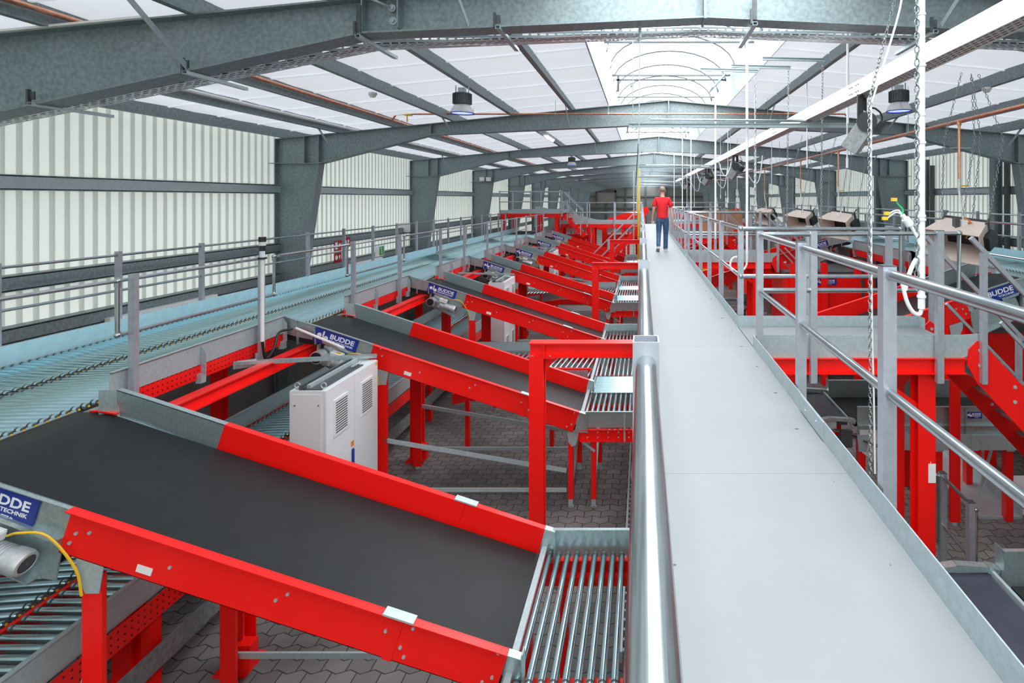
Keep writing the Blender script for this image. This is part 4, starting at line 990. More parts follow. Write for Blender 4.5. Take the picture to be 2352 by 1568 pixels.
# ================================================================== OVERHEAD
# cable tray under the nearest frame
def tray(pts, w2, h, label, m, y):
    r = thing('cable_tray', label, 'cable tray', (pts[0][0], y, pts[0][1]))
    for (xa, za), (xb, zb) in zip(pts, pts[1:]):
        mb = MB(); mb.bar((xa, y, za), (xb, y, zb), w2, .002, up=(0, 0, 1)); mb.build('tray_floor', m, r, uv=(0, 1), smooth=False)
        mb = MB(); mb.bar((xa, y-w2/2, za+h/2), (xb, y-w2/2, zb+h/2), .002, h); mb.bar((xa, y+w2/2, za+h/2), (xb, y+w2/2, zb+h/2), .002, h); mb.build('tray_side', m, r, uv=(0, 2), smooth=False)
    mb = MB()
    for k in range(3):
        yy = y-.06+k*.05
        mb.tube([(x, yy, z+.02) for x, z in pts], .012, 6)
    mb.build('cables', DARK, r)
    return r
tray([(-7.2, .55), (-2.6, 1.47), (XC, 1.60), (3.72, 1.47), (8.2, .56)], .2, .05, 'punched steel cable tray hung under the rafter of the nearest frame', TRAY, FY[0]+.36)
for i, (x, z) in enumerate(((-5.42, .90), (-4.05, 1.18), (-2.52, 1.50), (-1.28, 1.58), (1.0, 1.61), (2.6, 1.54), (4.6, 1.28))):
    nm = ['first', 'second', 'third', 'fourth', 'fifth', 'sixth', 'seventh'][i]
    r = thing('tray_bracket', '%s cantilever bracket from the left holding the cable tray under the nearest rafter' % nm, 'bracket', (x, 5, z), 'tray brackets on the nearest rafter')
    mb = MB(); mb.rhs((x, 4.86, z-.06), (x, 5.62, z-.06), .042, .03, .003); mb.build('arm', GALVF, r)
    mb = MB(); mb.bar((x-.03, 4.88, z-.06), (x-.03, 4.88, z+.07), .02, .03, up=(0, 1, 0)); mb.bar((x, 4.885, z-.02), (x, 4.885, z+(.22 if i in (2, 4) else .05)), .04, .012, up=(0, 1, 0)); mb.build('clamp', DARK, r)
# pale trunking beam along the hall
r = thing('cable_trunking', 'long cream white trunking beam hung over the right of the walkway, running down the hall', 'cable trunking', (2.0, 15, 1))
y = -1.0; k = 0
while y < 32:
    y2 = min(y+3.0, 32); mb = MB(); mb.box(1.93, 1.933, y, y2-.004, .93, 1.06); mb.box(1.933, 2.08, y, y2-.004, 1.057, 1.06); mb.box(2.077, 2.08, y, y2-.004, .93, 1.06)
    mb.box(1.93, 1.945, y, y2-.004, .926, .93); mb.box(2.065, 2.08, y, y2-.004, .926, .93); mb.build('trunk_section', TRUNK, r)
    mb = MB(); mb.box(1.945, 2.065, y, y2-.004, .927, .929); mb.build('slotted_floor', TRAYW, r, uv=(1, 0), smooth=False)
    mb = MB()
    for yy in (y+.05, y+.1, y2-.05, y2-.1):
        for zz in (.965, 1.025): mb.sphere((1.928, yy, zz), .011, 8, 6)
    mb.build('bolts', GALVF, r)
    y = y2
for i, y in enumerate((6.5, 15.2, 22.4, 29.6, 36)):
    x0 = -.16
    r = thing('hanging_rail', '%s galvanised rail hung across under the roof, carrying the white trunking' % ORD[i], 'hanging rail', (1.2, y, .86), 'cross rails under the trunking')
    mb = MB(); mb.channel((x0, y, .86), (2.5, y, .86), .05, .045, .004, side=1); mb.build('channel', GALVF, r)
    mb = MB(); mb.cyl((.1, y-.02, .93), (2.0, y-.02, .915), .016, 10); mb.build('tube', TUBE, r)
    for xx in (x0+.05, 2.44):
        mb = MB(); mb.cyl((xx, y, .86), (xx, y, zc(xx)-.02 if xx > SKR or xx < SKL else 2.4), .006, 6); mb.build('threaded_rod', GALVF, r)
# hanging scanner lamps
def scanner(y, label):
    r = thing('spotlight', label, 'spotlight', (2.0, y, .92), 'black spotlights under the trunking')
    c = V((2.0, y, .60)); ax = V((.45, -.25, .75)).normalized(); sd = ax.cross(V((0, 0, 1))).normalized(); fr = sd.cross(ax)
    mb = MB()
    for s2 in (-1, 1):
        p = V((2.0+s2*.0, y, .92))+sd*s2*.12; mb.bar(p, p-V((0, 0, .2)), .05, .02); mb.cyl(c+ax*.1+sd*s2*.115, c+ax*.1+sd*s2*.135, .085, 18)
    mb.bar(V((2.0, y, .92))-sd*.14, V((2.0, y, .92))+sd*.14, .05, .012); mb.build('yoke', BLACK, r)
    mb = MB(); mb.bar(c-ax*.19, c+ax*.06, .18, .15, up=fr); mb.bar(c+ax*.06, c+ax*.17, .22, .17, up=fr); b3 = mb.build('lamp_body', SPOTM, r)
    mb = MB(); mb.bar(c-ax*.17+fr*.078, c+ax*.04+fr*.078, .14, .006, up=fr); mb.bar(c-ax*.15-sd*.093, c+ax*.02-sd*.093, .004, .1, up=fr); mb.build('side_panel', GALV, r)
    mb = MB()
    for k in range(10): mb.bar(c+ax*(.06+k*.011)-fr*.1, c+ax*(.064+k*.011)-fr*.1, .2, .05, up=fr)
    mb.build('cooling_fins', DARK, r)
    mb = MB(); mb.bar(c-ax*.195, c-ax*.19, .15, .12, up=fr); mb.build('glass', GLASSY, r)
    mb = MB(); mb.tube([c+ax*.18+fr*.05+V((.12*math.sin(t), -.0, .10*math.cos(t)-.05)) for t in [k*.5 for k in range(9)]], .008, 6); mb.build('cable', BLACK, r)
    return r
sc0 = scanner(5.0, 'nearest black spotlight hanging under the white trunking')
index_kids()
for k, y in enumerate((11.8, 16.9, 24.6)): dup(sc0, (0, y-5.0, 0), '%s black spotlight along the white trunking' % ORD[k+1])
for k, (y, n0) in enumerate(((11.9, 'second'), (16.9, 'third'), (24.8, 'fourth'))):
    r = thing('hanging_cable', 'white cable drooping in a loop below the trunking by the %s spotlight' % n0, 'cable', (2.2, y, .9), 'drooping white cables')
    mb = MB(); mb.tube([(2.15+.34*math.sin(PI*t)*.3+t*.5, y+.2, .95-.62*math.sin(PI*t)) for t in [j/12 for j in range(13)]], .012, 6)
    mb.tube([(1.7+t*.35, y+.5, .93-.42*math.sin(PI*t)) for t in [j/10 for j in range(11)]], .01, 6); mb.build('cable_loop', WHITE, r)
# high bay lamps, strip lamps
def highbay(label):
    c = (-2.8, 8.55, 1.72)
    r = thing('high_bay_lamp', label, 'ceiling lamp', c, 'round high bay lamps')
    mb = MB(); mb.lathe((-2.8, 8.55, 1.64), (0, 0, -1), [(0, .06), (.0, .12), (.02, .135), (.17, .135), (.18, .1)], 24)
    for k in range(24):
        a = 2*PI*k/24; mb.bar((-2.8+.13*math.cos(a), 8.55+.13*math.sin(a), 1.63), (-2.8+.13*math.cos(a), 8.55+.13*math.sin(a), 1.47), .006, .03, up=(math.cos(a), math.sin(a), 0))
    mb.build('heat_sink', DARK, r)
    mb = MB(); mb.lathe((-2.8, 8.55, 1.46), (0, 0, -1), [(0, .06), (0, .115), (.03, .135), (.09, .165), (.13, .185), (.13, .178), (.08, .15), (.02, .06)], 28); mb.build('reflector', MOTOR, r)
    mb = MB(); mb.lathe((-2.8, 8.55, 1.332), (0, 0, -1), [(0, .178), (.012, .182), (.012, .17), (.0, .165)], 28); mb.build('rim', BLUE, r)
    mb = MB(); mb.cyl((-2.8, 8.55, 1.345), (-2.8, 8.55, 1.338), .17, 24); mb.build('lamp_lens', LAMP, r)
    mb = MB(); mb.box(-2.85, -2.75, 8.5, 8.6, 1.64, 1.72); mb.bar((-2.9, 8.55, 1.64), (-2.9, 8.55, 1.76), .02, .01, up=(1, 0, 0)); mb.bar((-2.7, 8.55, 1.64), (-2.7, 8.55, 1.76), .02, .01, up=(1, 0, 0)); mb.build('mount', GALVF, r)
    return r
hb = highbay('round high bay lamp hanging from a left roof purlin')
index_kids()
dup(hb, (6.7, -.2, -.0), 'round high bay lamp on the right, behind the white trunking')
dup(hb, (0, 13.3, 0), 'small far round high bay lamp on the left')
dup(hb, (6.7, 20.2, 0), 'small far round high bay lamp on the right')
def strip(y, x, label):
    r = thing('strip_lamp', label, 'ceiling lamp', (x, y, zc(x)-.25), 'strip lamps'); z = zc(x)-.28
    mb = MB(); mb.box(x-.06, x+.06, y-.65, y+.65, z, z+.05); mb.build('housing', WHITE, r)
    mb = MB(); mb.cyl((x, y-.6, z-.02), (x, y+.6, z-.02), .03, 12); mb.build('lamp_tube', LAMP, r)
strip(15.4, -2.6, 'strip lamp on the left roof slope beyond the second frame'); strip(34, -3.0, 'far strip lamp on the left roof slope'); strip(34.5, 4.2, 'far strip lamp on the right roof slope')
for i, (x, y, label) in enumerate(((-4.05, 8.6, 'white smoke detector under a left roof purlin'), (5.2, 8.2, 'white smoke detector under a right roof purlin'))):
    mb = MB(); z = zc(x)-.2; mb.lathe((x-.12, y-.1, z), (0, 0, -1), [(0, .06), (.03, .065), (.05, .05), (.07, .04), (.08, .001)], 18); tag(mb.build('smoke_detector', WHITE, loc=(x, y, z)), label, 'smoke detector')
# copper pipes and a bright tube under the purlins
mb = MB(); z = zc(-5.3)-.08; mb.cyl((-5.22, YB, z), (-5.22, 80, z), .024, 12); tag(mb.build('copper_pipe', COPPER, loc=(-5.22, 20, z)), 'copper pipe running along a roof purlin on the left', 'pipe')
mb = MB(); z = zc(-6.5)-.07; mb.cyl((-6.42, 5.2, z), (-6.42, 60, z), .03, 12); tag(mb.build('white_tube', WHITE, loc=(-6.42, 20, z)), 'white tube running along a roof purlin near the left wall', 'pipe')
mb = MB(); mb.bar((-7.5, 4.86, zc(-7.5)-.2), (-4.4, 4.86, zc(-4.4)-.2), .04, .02); tag(mb.build('cable_duct', TRUNK, loc=(-6, 4.86, 1.3)), 'thin cream cable duct along the top of the nearest rafter', 'cable duct')
r = thing('copper_pipe', 'copper pipe crossing the hall just before the second frame, with yellow valve', 'pipe', (-.5, 11.4, 1.755))
mb = MB(); mb.tube([(-5.22, 11.45, zc(-5.3)-.1), (-5.1, 11.4, 1.755), (4.2, 11.4, 1.755), (4.26, 11.4, 1.70), (4.26, 11.4, 1.1)], .02, 10); mb.build('pipe_run', COPPER, r)
mb = MB(); mb.box(-4.92, -4.78, 11.36, 11.44, 1.72, 1.79); mb.box(-4.86, -4.84, 11.33, 11.35, 1.58, 1.72); mb.build('valve', YELLOW, r)
for xx in (-3.5, -1.8, -.7, 2.6): 
    mb = MB(); mb.cyl((xx, 11.4, 1.755), (xx, 11.4, zc(xx)), .005, 6); mb.cyl((xx-.015, 11.4, 1.755), (xx+.015, 11.4, 1.755), .026, 10); mb.build('pipe_hanger', GALVF, r)
XM = 4.5; ZP = 1.1
r = thing('copper_pipe', 'copper pipe along the right side with drops to the screens', 'pipe', (XM, 15, ZP))
mb = MB(); mb.cyl((XM, -1, ZP), (XM, 34, ZP), .024, 12); mb.build('main_run', COPPER, r)
DROPS = (7.8, 12.6, 15.6, 20.2, 26.0)
for y in DROPS:
    mb = MB(); mb.tube([(XM, y, ZP), (XM, y, .28)], .018, 10); mb.cyl((XM, y, ZP-.06), (XM, y, ZP+.01), .03, 12); mb.build('drop', COPPER, r)
    mb = MB(); mb.cyl((XM, y, .28), (XM, y, .12), .022, 10); mb.build('valve_body', MOTOR, r)
    mb = MB(); mb.bar((XM, y-.02, .18), (XM+.12, y-.02, .18), .03, .02); mb.build('valve_lever', YELLOW, r)
    mb = MB(); mb.tube(crv([(XM, y, .12), (XM+.02, y, -.05), (XM+.06, y, -.2), (XM+.05, y, -.36), (XM+.04, y, -.45)]), .014, 8); mb.build('air_hose', WHITE, r)
for y in (3.2, 6.0, 9.3, 13.8, 18, 23):
    mb = MB(); mb.cyl((XM, y, ZP), (XM, y, zc(XM)), .006, 6); mb.cyl((XM, y-.015, ZP), (XM, y+.015, ZP), .03, 12); mb.build('pipe_hanger', GALVF, r)
# chains
def chain(mb, p, q, pitch=.034, wr=.0036, rad=.011, el=1.7):
    p, q = V(p), V(q); d = (q-p).normalized(); L = (q-p).length; a = d.orthogonal().normalized(); b2 = d.cross(a); n = max(1, int(L/pitch))
    for k in range(n):
        c = p+d*(L*(k+.5)/n); s1, s2 = (a, b2) if k % 2 else (b2, a); m1, m2 = 8, 4; vs = []; fs = []
        for i in range(m1):
            t = 2*PI*i/m1; ce = c+d*(math.cos(t)*rad*el)+s1*(math.sin(t)*rad); nn = (d*math.cos(t)+s1*math.sin(t)).normalized()
            for j in range(m2): u = 2*PI*j/m2; vs.append(ce+nn*math.cos(u)*wr+s2*math.sin(u)*wr)
        for i in range(m1):
            for j in range(m2): fs.append((i*m2+j, ((i+1) % m1)*m2+j, ((i+1) % m1)*m2+(j+1) % m2, i*m2+(j+1) % m2))
        mb.add(vs, fs)
# screens in board hoods hung on chains
def screen(label, big):
    x, y = 4.52, 7.8
    r = thing('hanging_screen', label, 'screen hood', (x, y, -.55), 'board screen hoods on chains')
    T = M.Translation((x, y, -.57)) @ M.Rotation(-.95, 4, 'Z') @ M.Rotation(.10, 4, 'Y') @ M.Rotation(.45, 4, 'X')
    W = lambda a, b2, c: tuple(T @ V((a, b2, c)))
    def pl(mb, pts, t=.012):
        q = [V(W(*p)) for p in pts]; n = (q[1]-q[0]).cross(q[2]-q[0]).normalized(); mb.plate(q, t, n)
    mb = MB()
    pl(mb, [(-.3, .2, .2), (.28, .2, .2), (.36, -.22, .22), (-.38, -.22, .22)]); mb.build('hood_top', BOARD, r)
    mb = MB(); pl(mb, [(.28, .2, .2), (.28, .2, -.2), (.36, -.22, -.24), (.36, -.22, .22)]); mb.build('hood_side', BOARD, r)
    mb = MB(); pl(mb, [(-.3, .2, -.2), (-.3, .2, .2), (-.38, -.22, .22), (-.38, -.22, -.24)]); mb.build('hood_side', BOARD, r)
    mb = MB(); pl(mb, [(-.3, .2, -.2), (.28, .2, -.2), (.36, -.22, -.24), (-.38, -.22, -.24)]); mb.build('hood_floor', BOARD, r)
    mb = MB()
    mb.hexa([W(-.3, .2, -.2), W(.28, .2, -.2), W(.28, .27, -.2), W(-.3, .27, -.2), W(-.3, .2, .2), W(.28, .2, .2), W(.28, .27, .2), W(-.3, .27, .2)]); mb.build('screen_panel', BLACK, r)
    mb = MB(); mb.hexa([W(.31, -.05, -.1), W(.40, -.05, -.1), W(.40, .2, -.1), W(.31, .2, -.1), W(.31, -.05, .1), W(.40, -.05, .1), W(.40, .2, .1), W(.31, .2, .1)]); mb.build('speaker_box', BLACK, r)
    mb = MB()
    for a, b2, c in ((-.3, .22, .2), (.3, .22, .22)): mb.bar(W(a, b2-.1, c), W(a, b2+.1, c+.05), .03, .012)
    mb.build('hanger_bracket', DARK, r)
    return r
def screen_chains(label, y):
    x = 4.52
    r = thing('chain_sling', label, 'chain', (x, y, 1), 'chain slings of the screens')
    for j, (dx, dy, dz, tx) in enumerate(((-.22, .1, -.30, -.14), (.0, -.05, -.28, .2), (.22, .1, -.34, .2), (.36, .0, -.56, .46))):
        mb = MB(); top = zc(x+tx); mid = .85
        chain(mb, (x+dx, y+dy, dz), (x+tx+dx*.4, y, mid), .05, .0045, .015); chain(mb, (x+tx+dx*.4, y, mid), (x+tx*.4+.1, y+.05, zc(x+tx*.4+.1)-.1), .05, .0045, .015); mb.build('chain', TUBE, r)
    mb = MB(); mb.bar((x-.15, y, .72), (x+.16, y, .72), .01, .012); mb.build('spreader', GALVF, r)
hs = screen('nearest board hood with black screen hanging on four chains, right of the first side platform', True)
index_kids()
for k in range(1, 4): dup(hs, (0, DROPS[k]-7.8, -.02*k), '%s board hood with screen hanging on chains, counted from the right' % ORD[k])
for k in range(4): screen_chains('chains holding the %s board screen hood' % ORD[k], DROPS[k])
r = thing('switch_box', 'grey and white control box with red cables on the end of the nearest pipe drop', 'control box', (XM, 7.75, -.4))
mb = MB(); mb.box(XM-.03, XM+.05, 7.68, 7.76, -.47, -.3); mb.build('case', WHITE, r)
mb = MB(); mb.box(XM-.11, XM-.05, 7.7, 7.78, -.5, -.27); mb.build('dark_case', DARK, r)
mb = MB(); mb.box(XM+.05, XM+.12, 7.7, 7.74, -.38, -.33); mb.tube([(XM+.03, 7.7, -.28), (XM+.09, 7.7, -.31), (XM+.1, 7.7, -.42), (XM+.04, 7.7, -.56)], .012, 6); mb.build('red_plug', ORANGE, r)
for k in (1, 2, 3):
    y = DROPS[k]; r = thing('switch_box', 'small white control box with red plug on the %s pipe drop' % ORD[k], 'control box', (XM, y, -.4))
    mb = MB(); mb.box(XM-.02, XM+.07, y-.06, y, -.5, -.34); mb.build('case', WHITE, r)
    mb = MB(); mb.box(XM+.07, XM+.14, y-.05, y, -.46, -.38); mb.build('red_plug', ORANGE, r)
# white pendant tubes and chain hoists over the right handrail
def pendant(x, y, z0, z1, label, rr=.019):
    r = thing('pendant_tube', label, 'pendant tube', (x, y, z1), 'white pendant tubes')
    mb = MB(); mb.cyl((x, y, z0), (x, y, z1), rr, 12); mb.build('tube', WHITE, r)
    mb = MB()
    z = z0+.06
    while z < z1-.2: mb.cyl((x, y, z), (x, y, z+.012), rr*1.25, 10); z += .42
    z = z0+.5
    while z < z1-.2: mb.cyl((x, y, z), (x, y, z+.012), rr*1.2, 10); z += .55
    mb.build('cable_ties', WHITE, r)
    return r
r = pendant(1.525, 3.0, -.60, 2.2, 'thick white pendant tube at the right with a cable tied to it')
mb = MB(); mb.tube(crv([(1.525, 3.0, -.60), (1.515, 3.0, -.63), (1.48, 3.0, -.62), (1.445, 3.0, -.56), (1.42, 3.0, -.46)]), .011, 8); mb.tube(crv([(1.52, 3.0, -.31), (1.49, 3.0, -.34), (1.455, 3.0, -.42), (1.435, 3.0, -.5)]), .012, 8); mb.build('cable', WHITE, r)
mb = MB(); mb.tube(crv([(1.52, 3.0, -.28), (1.505, 3.0, -.22), (1.48, 3.0, -.17), (1.455, 3.0, -.135)]), .010, 8); mb.cyl((1.462, 3.0, -.145), (1.437, 3.0, -.11), .022, 12); mb.cyl((1.437, 3.0, -.11), (1.42, 3.0, -.09), .013, 12); mb.build('cable_gland', WHITE, r)
mb = MB(); mb.tube(crv([(1.42, 3.0, -.09), (1.422, 3.0, -.06), (1.40, 3.0, -.035), (1.385, 3.0, -.015)]), .005, 6); o = mb.build('earth_wire', GREEN, r)
mb = MB(); mb.tube(crv([(1.42, 3.0, -.09), (1.40, 3.0, -.065), (1.37, 3.0, -.07), (1.34, 3.0, -.09)]), .0045, 6); mb.tube(crv([(1.42, 3.0, -.09), (1.39, 3.0, -.075), (1.36, 3.0, -.09), (1.335, 3.0, -.11)]), .0045, 6); mb.build('core_wire', GLASSY, r)
for cx, cz in ((1.375, -.005), (1.335, -.08), (1.325, -.108)):
    mb = MB(); mb.box(cx-.013, cx+.013, 2.99, 3.01, cz-.009, cz+.009); mb.build('terminal', YELLOW, r)
r = thing('hoist_chain', 'chain hanging right beside the thick white pendant tube', 'chain', (1.495, 3.0, .5), 'hanging chains'); mb = MB(); chain(mb, (1.495, 2.99, -.5), (1.50, 3.0, 2.2), .036, .004, .012); mb.build('chain', TUBE, r)
r = thing('hoist_chain', 'long chain with white cable hanging down past the near handrail posts', 'chain', (1.66, 4.2, .5), 'hanging chains')
mb = MB(); chain(mb, (1.745, 4.2, -2.1), (1.735, 4.2, .75), .036, .004, .012); chain(mb, (1.735, 4.2, .75), (1.99, 4.2, 1.75), .036, .004, .012); mb.build('chain', TUBE, r)
mb = MB(); mb.tube(crv([(1.78, 4.2, -2.1), (1.77, 4.2, -1.5), (1.755, 4.2, -.8), (1.75, 4.2, .6), (1.77, 4.2, .78), (1.97, 4.2, 1.45), (2.02, 4.2, 1.9)]), .008, 8); mb.build('cable', WHITE, r)
for i, (x, y, z0, label) in enumerate(((1.25, 6.55, -.72, 'white pendant tube hanging before the first handrail corner'), (1.28, 9.6, -.7, 'white pendant tube beyond the first side platform'), (1.28, 14.4, -.6, 'white pendant tube near the second side platform'), (1.28, 17.5, -.6, 'thin white pendant tube beyond the second side platform'), (1.28, 22.0, -.6, 'far thin white pendant tube, right of the person'))):
    pendant(x, y, z0, 2.05 if y < 7 else 1.95, label, .016)
    if i == 0:
        r = thing('loop_cable', 'white cable looped at the foot of the pendant tube before the first handrail corner', 'cable', (x, y, z0)); mb = MB(); mb.tube(crv([(x, y, z0), (x-.01, y, z0-.08), (x-.06, y, z0-.14), (x-.15, y, z0-.15), (x-.2, y, z0-.08), (x-.17, y, z0+.01), (x-.08, y, z0+.03)]), .012, 8); mb.build('cable_loop', WHITE, r)
for i, (x, y, z0, label) in enumerate(((1.95, 7.4, -.3, 'thin chain hanging beside the copper drop, middle right'), (2.28, 7.0, -.3, 'thin chain hanging left of the nearest spotlight'), (1.55, 7.6, -.35, 'thin chain hanging near the second spotlight'))):
    r = thing('hoist_chain', label, 'chain', (x, y, z0), 'hanging chains'); mb = MB(); chain(mb, (x, y, z0), (x+.02, y, 1.75), .04, .004, .012); mb.build('chain', TUBE, r)
    r = thing('hanging_bracket', 'roof bracket above the chain, number %s from the front' % ('one', 'two', 'three')[i], 'bracket', (x, y, 1.8)); mb = MB(); mb.channel((x-.75, y, 1.78), (x+.05, y, 1.76), .04, .03, .004); mb.build('arm', GALVF, r)
r = thing('hanging_rod', 'thin steel rod hanging over the left handrail from the nearest frame', 'hanging rod', (-.02, 5.2, 1)); mb = MB(); mb.cyl((-.03, 5.06, .45), (-.02, 5.06, 1.6), .006, 6); mb.cyl((-.02, 5.06, 1.48), (-.02, 5.06, 1.6), .014, 8); mb.cyl((-.05, 5.06, -.1), (-.03, 5.06, .45), .005, 6); mb.build('rod', GALVF, r)
mb = MB(); mb.cyl((-.1, 8.5, .2), (-.06, 8.5, .85), .008, 6); mb.build('cable_end', DARK, r)
for i, (x, y, z0) in enumerate(((2.35, 6.3, .35), (2.05, 10, .2), (2.7, 9.0, .5), (1.95, 12.5, -.1), (2.9, 14, 0), (3.3, 14, .1), (1.55, 19, -.3), (1.9, 20, -.3), (2.5, 17.5, 0), (3.2, 18.5, .0))):
    r = thing('suspension_rod', 'thin suspension rod hanging from the roof right of the walkway, %s by distance' % ORD[i], 'hanging rod', (x, y, z0), 'suspension rods'); mb = MB(); mb.cyl((x, y, z0), (x, y, zc(x)-.02), .008, 6); mb.cyl((x, y, z0), (x, y, z0+.12), .014, 8); mb.build('rod', WHITE, r)

# ================================================================== FAR END
def far_ladder():
    r = thing('ladder', 'upright ladder with yellow pole beside the far end of the walkway', 'ladder', (-.25, 24, -1.4))
    for xx in (-.37, -.1):
        mb = MB(); mb.box(xx-.02, xx+.02, 24, 24.05, -4.2, 1.2); mb.build('rail', POST, r)
    mb = MB(); z = -1.2
    while z < .3: mb.box(-.37, -.1, 24.01, 24.04, z-.012, z+.012); z += .25
    mb.build('rungs', POST, r)
    mb = MB(); mb.cyl((-.16, 23.9, -4.2), (-.16, 23.9, 1.35), .045, 12); mb.build('yellow_pole', YELLOW, r)
far_ladder()
def far_platform(x0, x1, y0, y1, zd, label, legs, ends=True):
    r = thing('far_platform', label, 'platform', ((x0+x1)/2, (y0+y1)/2, -4.2))
    mb = MB(); mb.box(x0, x1, y0, y1, zd-.03, zd); mb.build('deck', DECK, r)
    for yy in (y0, y1):
        mb = MB(); mb.box(x0, x1, yy-.004, yy+.004, zd-.05, zd+.13); mb.build('toe_board', GALVF, r)
        mb = MB(); mb.box(x0, x1, yy-.04, yy+.04, zd-.25, zd-.05); mb.build('edge_beam', RED, r)
    for xx in legs:
        for yy in (y0+.1, y1-.1):
            mb = MB(); mb.ibeam((xx, yy, -4.2), (xx, yy, zd-.25), .17, .17, up=(0, 1, 0)); mb.build('leg', RED, r)
    for nm, yy in (('near', y0-.05), ('far', y1+.05)):
        q = thing('platform_railing', '%s railing of the %s' % (nm, label.split(',')[0]), 'railing', (x0, yy, zd))
        n = max(2, int((x1-x0)/1.35)+1)
        for k in range(n):
            xx = x0+.05+(x1-x0-.1)*k/(n-1); mb = MB(); mb.box(xx-.03, xx+.03, yy-.03, yy+.03, zd-.2, zd+1.12); mb.build('post', POST, q)
        for z in (1.08, .55):
            mb = MB(); mb.cyl((x0, yy, zd+z), (x1, yy, zd+z), .021, 8); mb.build('rail', TUBE, q)
far_platform(-7.4, -4.1, 28.4, 31.2, -.72, 'high far platform on red legs at the left wall, above the conveyor', (-7.2, -4.45))
far_platform(-4.4, .0, 29.2, 30.4, -1.3, 'far cross walkway from the left to the main walkway', (-4.3, -2.6, -1.0))
far_platform(1.1, 5.3, 29.6, 30.8, -1.3, 'far cross walkway to the right of the main walkway', (1.6, 3.4, 5.1))
r = thing('staircase', 'far red stairs from the high left platform down to the cross walkway', 'stairs', (-3.6, 29, -1.3))
for yy in (28.6, 29.3):
    mb = MB(); mb.bar((-4.1, yy, -.85), (-3.0, yy, -1.95), .03, .22); mb.build('stringer', RED, r)
    mb = MB(); mb.bar((-4.1, yy, .35), (-3.1, yy, -.65), .04, .04); mb.bar((-4.1, yy, -.2), (-3.1, yy, -1.2), .04, .04)
    for xx in (-3.9, -3.2): mb.bar((xx, yy, -1.0-(xx+4.1)), (xx, yy, .15-(xx+4.1)), .05, .05, up=(0, 1, 0))
    mb.build('stair_rail', POST, r)
for k in range(6):
    mb = MB(); mb.box(-4.0+k*.18, -3.78+k*.18, 28.6, 29.3, -1.0-k*.18, -.97-k*.18); mb.build('tread', GALV, r)
r = thing('staircase', 'far red stairs rising to the main walkway from the left', 'stairs', (-1.2, 26.5, -4.2))
for yy in (25.6, 26.4):
    mb = MB(); mb.bar((-2.9, yy, -4.1), (-.1, yy, -1.4), .03, .24); mb.build('stringer', RED, r)
    mb = MB(); mb.bar((-2.7, yy, -3.0), (-.1, yy, -.4), .045, .045); mb.bar((-2.7, yy, -3.5), (-.1, yy, -.9), .045, .045)
    for xx in (-2.5, -1.3, -.2): mb.bar((xx, yy, -3.9+(xx+2.7)), (xx, yy, -2.8+(xx+2.7)), .05, .05, up=(0, 1, 0))
    mb.build('stair_rail', POST, r)
for k in range(10):
    mb = MB(); mb.box(-2.8+k*.27, -2.55+k*.27, 25.6, 26.4, -4.0+k*.26, -3.97+k*.26); mb.build('tread', GALV, r)
# far conveyors and red machinery beyond the cross walkways
rnd = random.Random(11)
spec = [(-3.5, 33, 3.0, 'far inclined belt conveyor beyond the cross walkway, left'), (-.9, 36, 2.6, 'far inclined belt conveyor beyond the cross walkway, beside the walkway end'), (2.6, 34, 3.2, 'far inclined belt conveyor right of the walkway end'), (5.2, 38, 3.0, 'far inclined belt conveyor at the far right'), (-5.8, 38, 3.0, 'far inclined belt conveyor at the far left wall')]
for i, (x, y, L, label) in enumerate(spec):
    r = thing('inclined_conveyor', label, 'belt conveyor', (x, y, -4.2), 'far inclined conveyors'); sl = .3 if i % 2 else -.25; z0 = -1.3+.2*(i % 3)
    p, q = V((x-L/2, y, z0-sl*L/2)), V((x+L/2, y, z0+sl*L/2))
    mb = MB(); mb.bar(p, q, .9, .1); mb.build('belt', BELT, r)
    for dy in (-.5, .5):
        mb = MB(); mb.bar(p+V((0, dy, .05)), q+V((0, dy, .05)), .05, .3); mb.build('side_guard', RED if i % 2 else GALVF, r)
        mb = MB(); mb.bar(p+V((0, dy, -.2)), q+V((0, dy, -.2)), .06, .16); mb.build('side_beam', RED, r)
        for t in (.1, .5, .9):
            c = p.lerp(q, t); mb = MB(); mb.box(c.x-.07, c.x+.07, y+dy-.07, y+dy+.07, -4.2, c.z-.25); mb.build('leg', RED, r)
for i, (x, y, z, label) in enumerate(((-4.0, 31.8, -2.0, 'red machine frame under the far cross walkway, left'), (-1.2, 31.6, -2.0, 'red machine frame behind the far cross walkway'), (3.2, 26.0, -2.2, 'red machine frame right of the third side platform'), (4.6, 32.5, -1.6, 'red machine frame far right of the walkway end'))):
    r = thing('drum_machine', label, 'machine', (x, y, -4.2), 'far red machine frames')
    for dx in (-.9, .9):
        for dy in (-.5, .5):
            mb = MB(); mb.box(x+dx-.07, x+dx+.07, y+dy-.07, y+dy+.07, -4.2, z+.6); mb.build('leg', RED, r)
    for dz in (.5, -.2):
        for dy in (-.5, .5):
            mb = MB(); mb.box(x-1, x+1, y+dy-.06, y+dy+.06, z+dz-.1, z+dz+.1); mb.build('cross_beam', RED, r)
    mb = MB(); mb.box(x-.8, x+.8, y-.45, y+.45, z+.1, z+.35); mb.build('drum_cover', GALV, r)
mb = MB(); mb.box(3.0, 5.0, 27.4, 27.44, -4.2, -.57); tag(mb.build('board_partition', WOOD, loc=(4, 27.4, -4.2)), 'brown board partition in the distance, right of the person', 'partition')
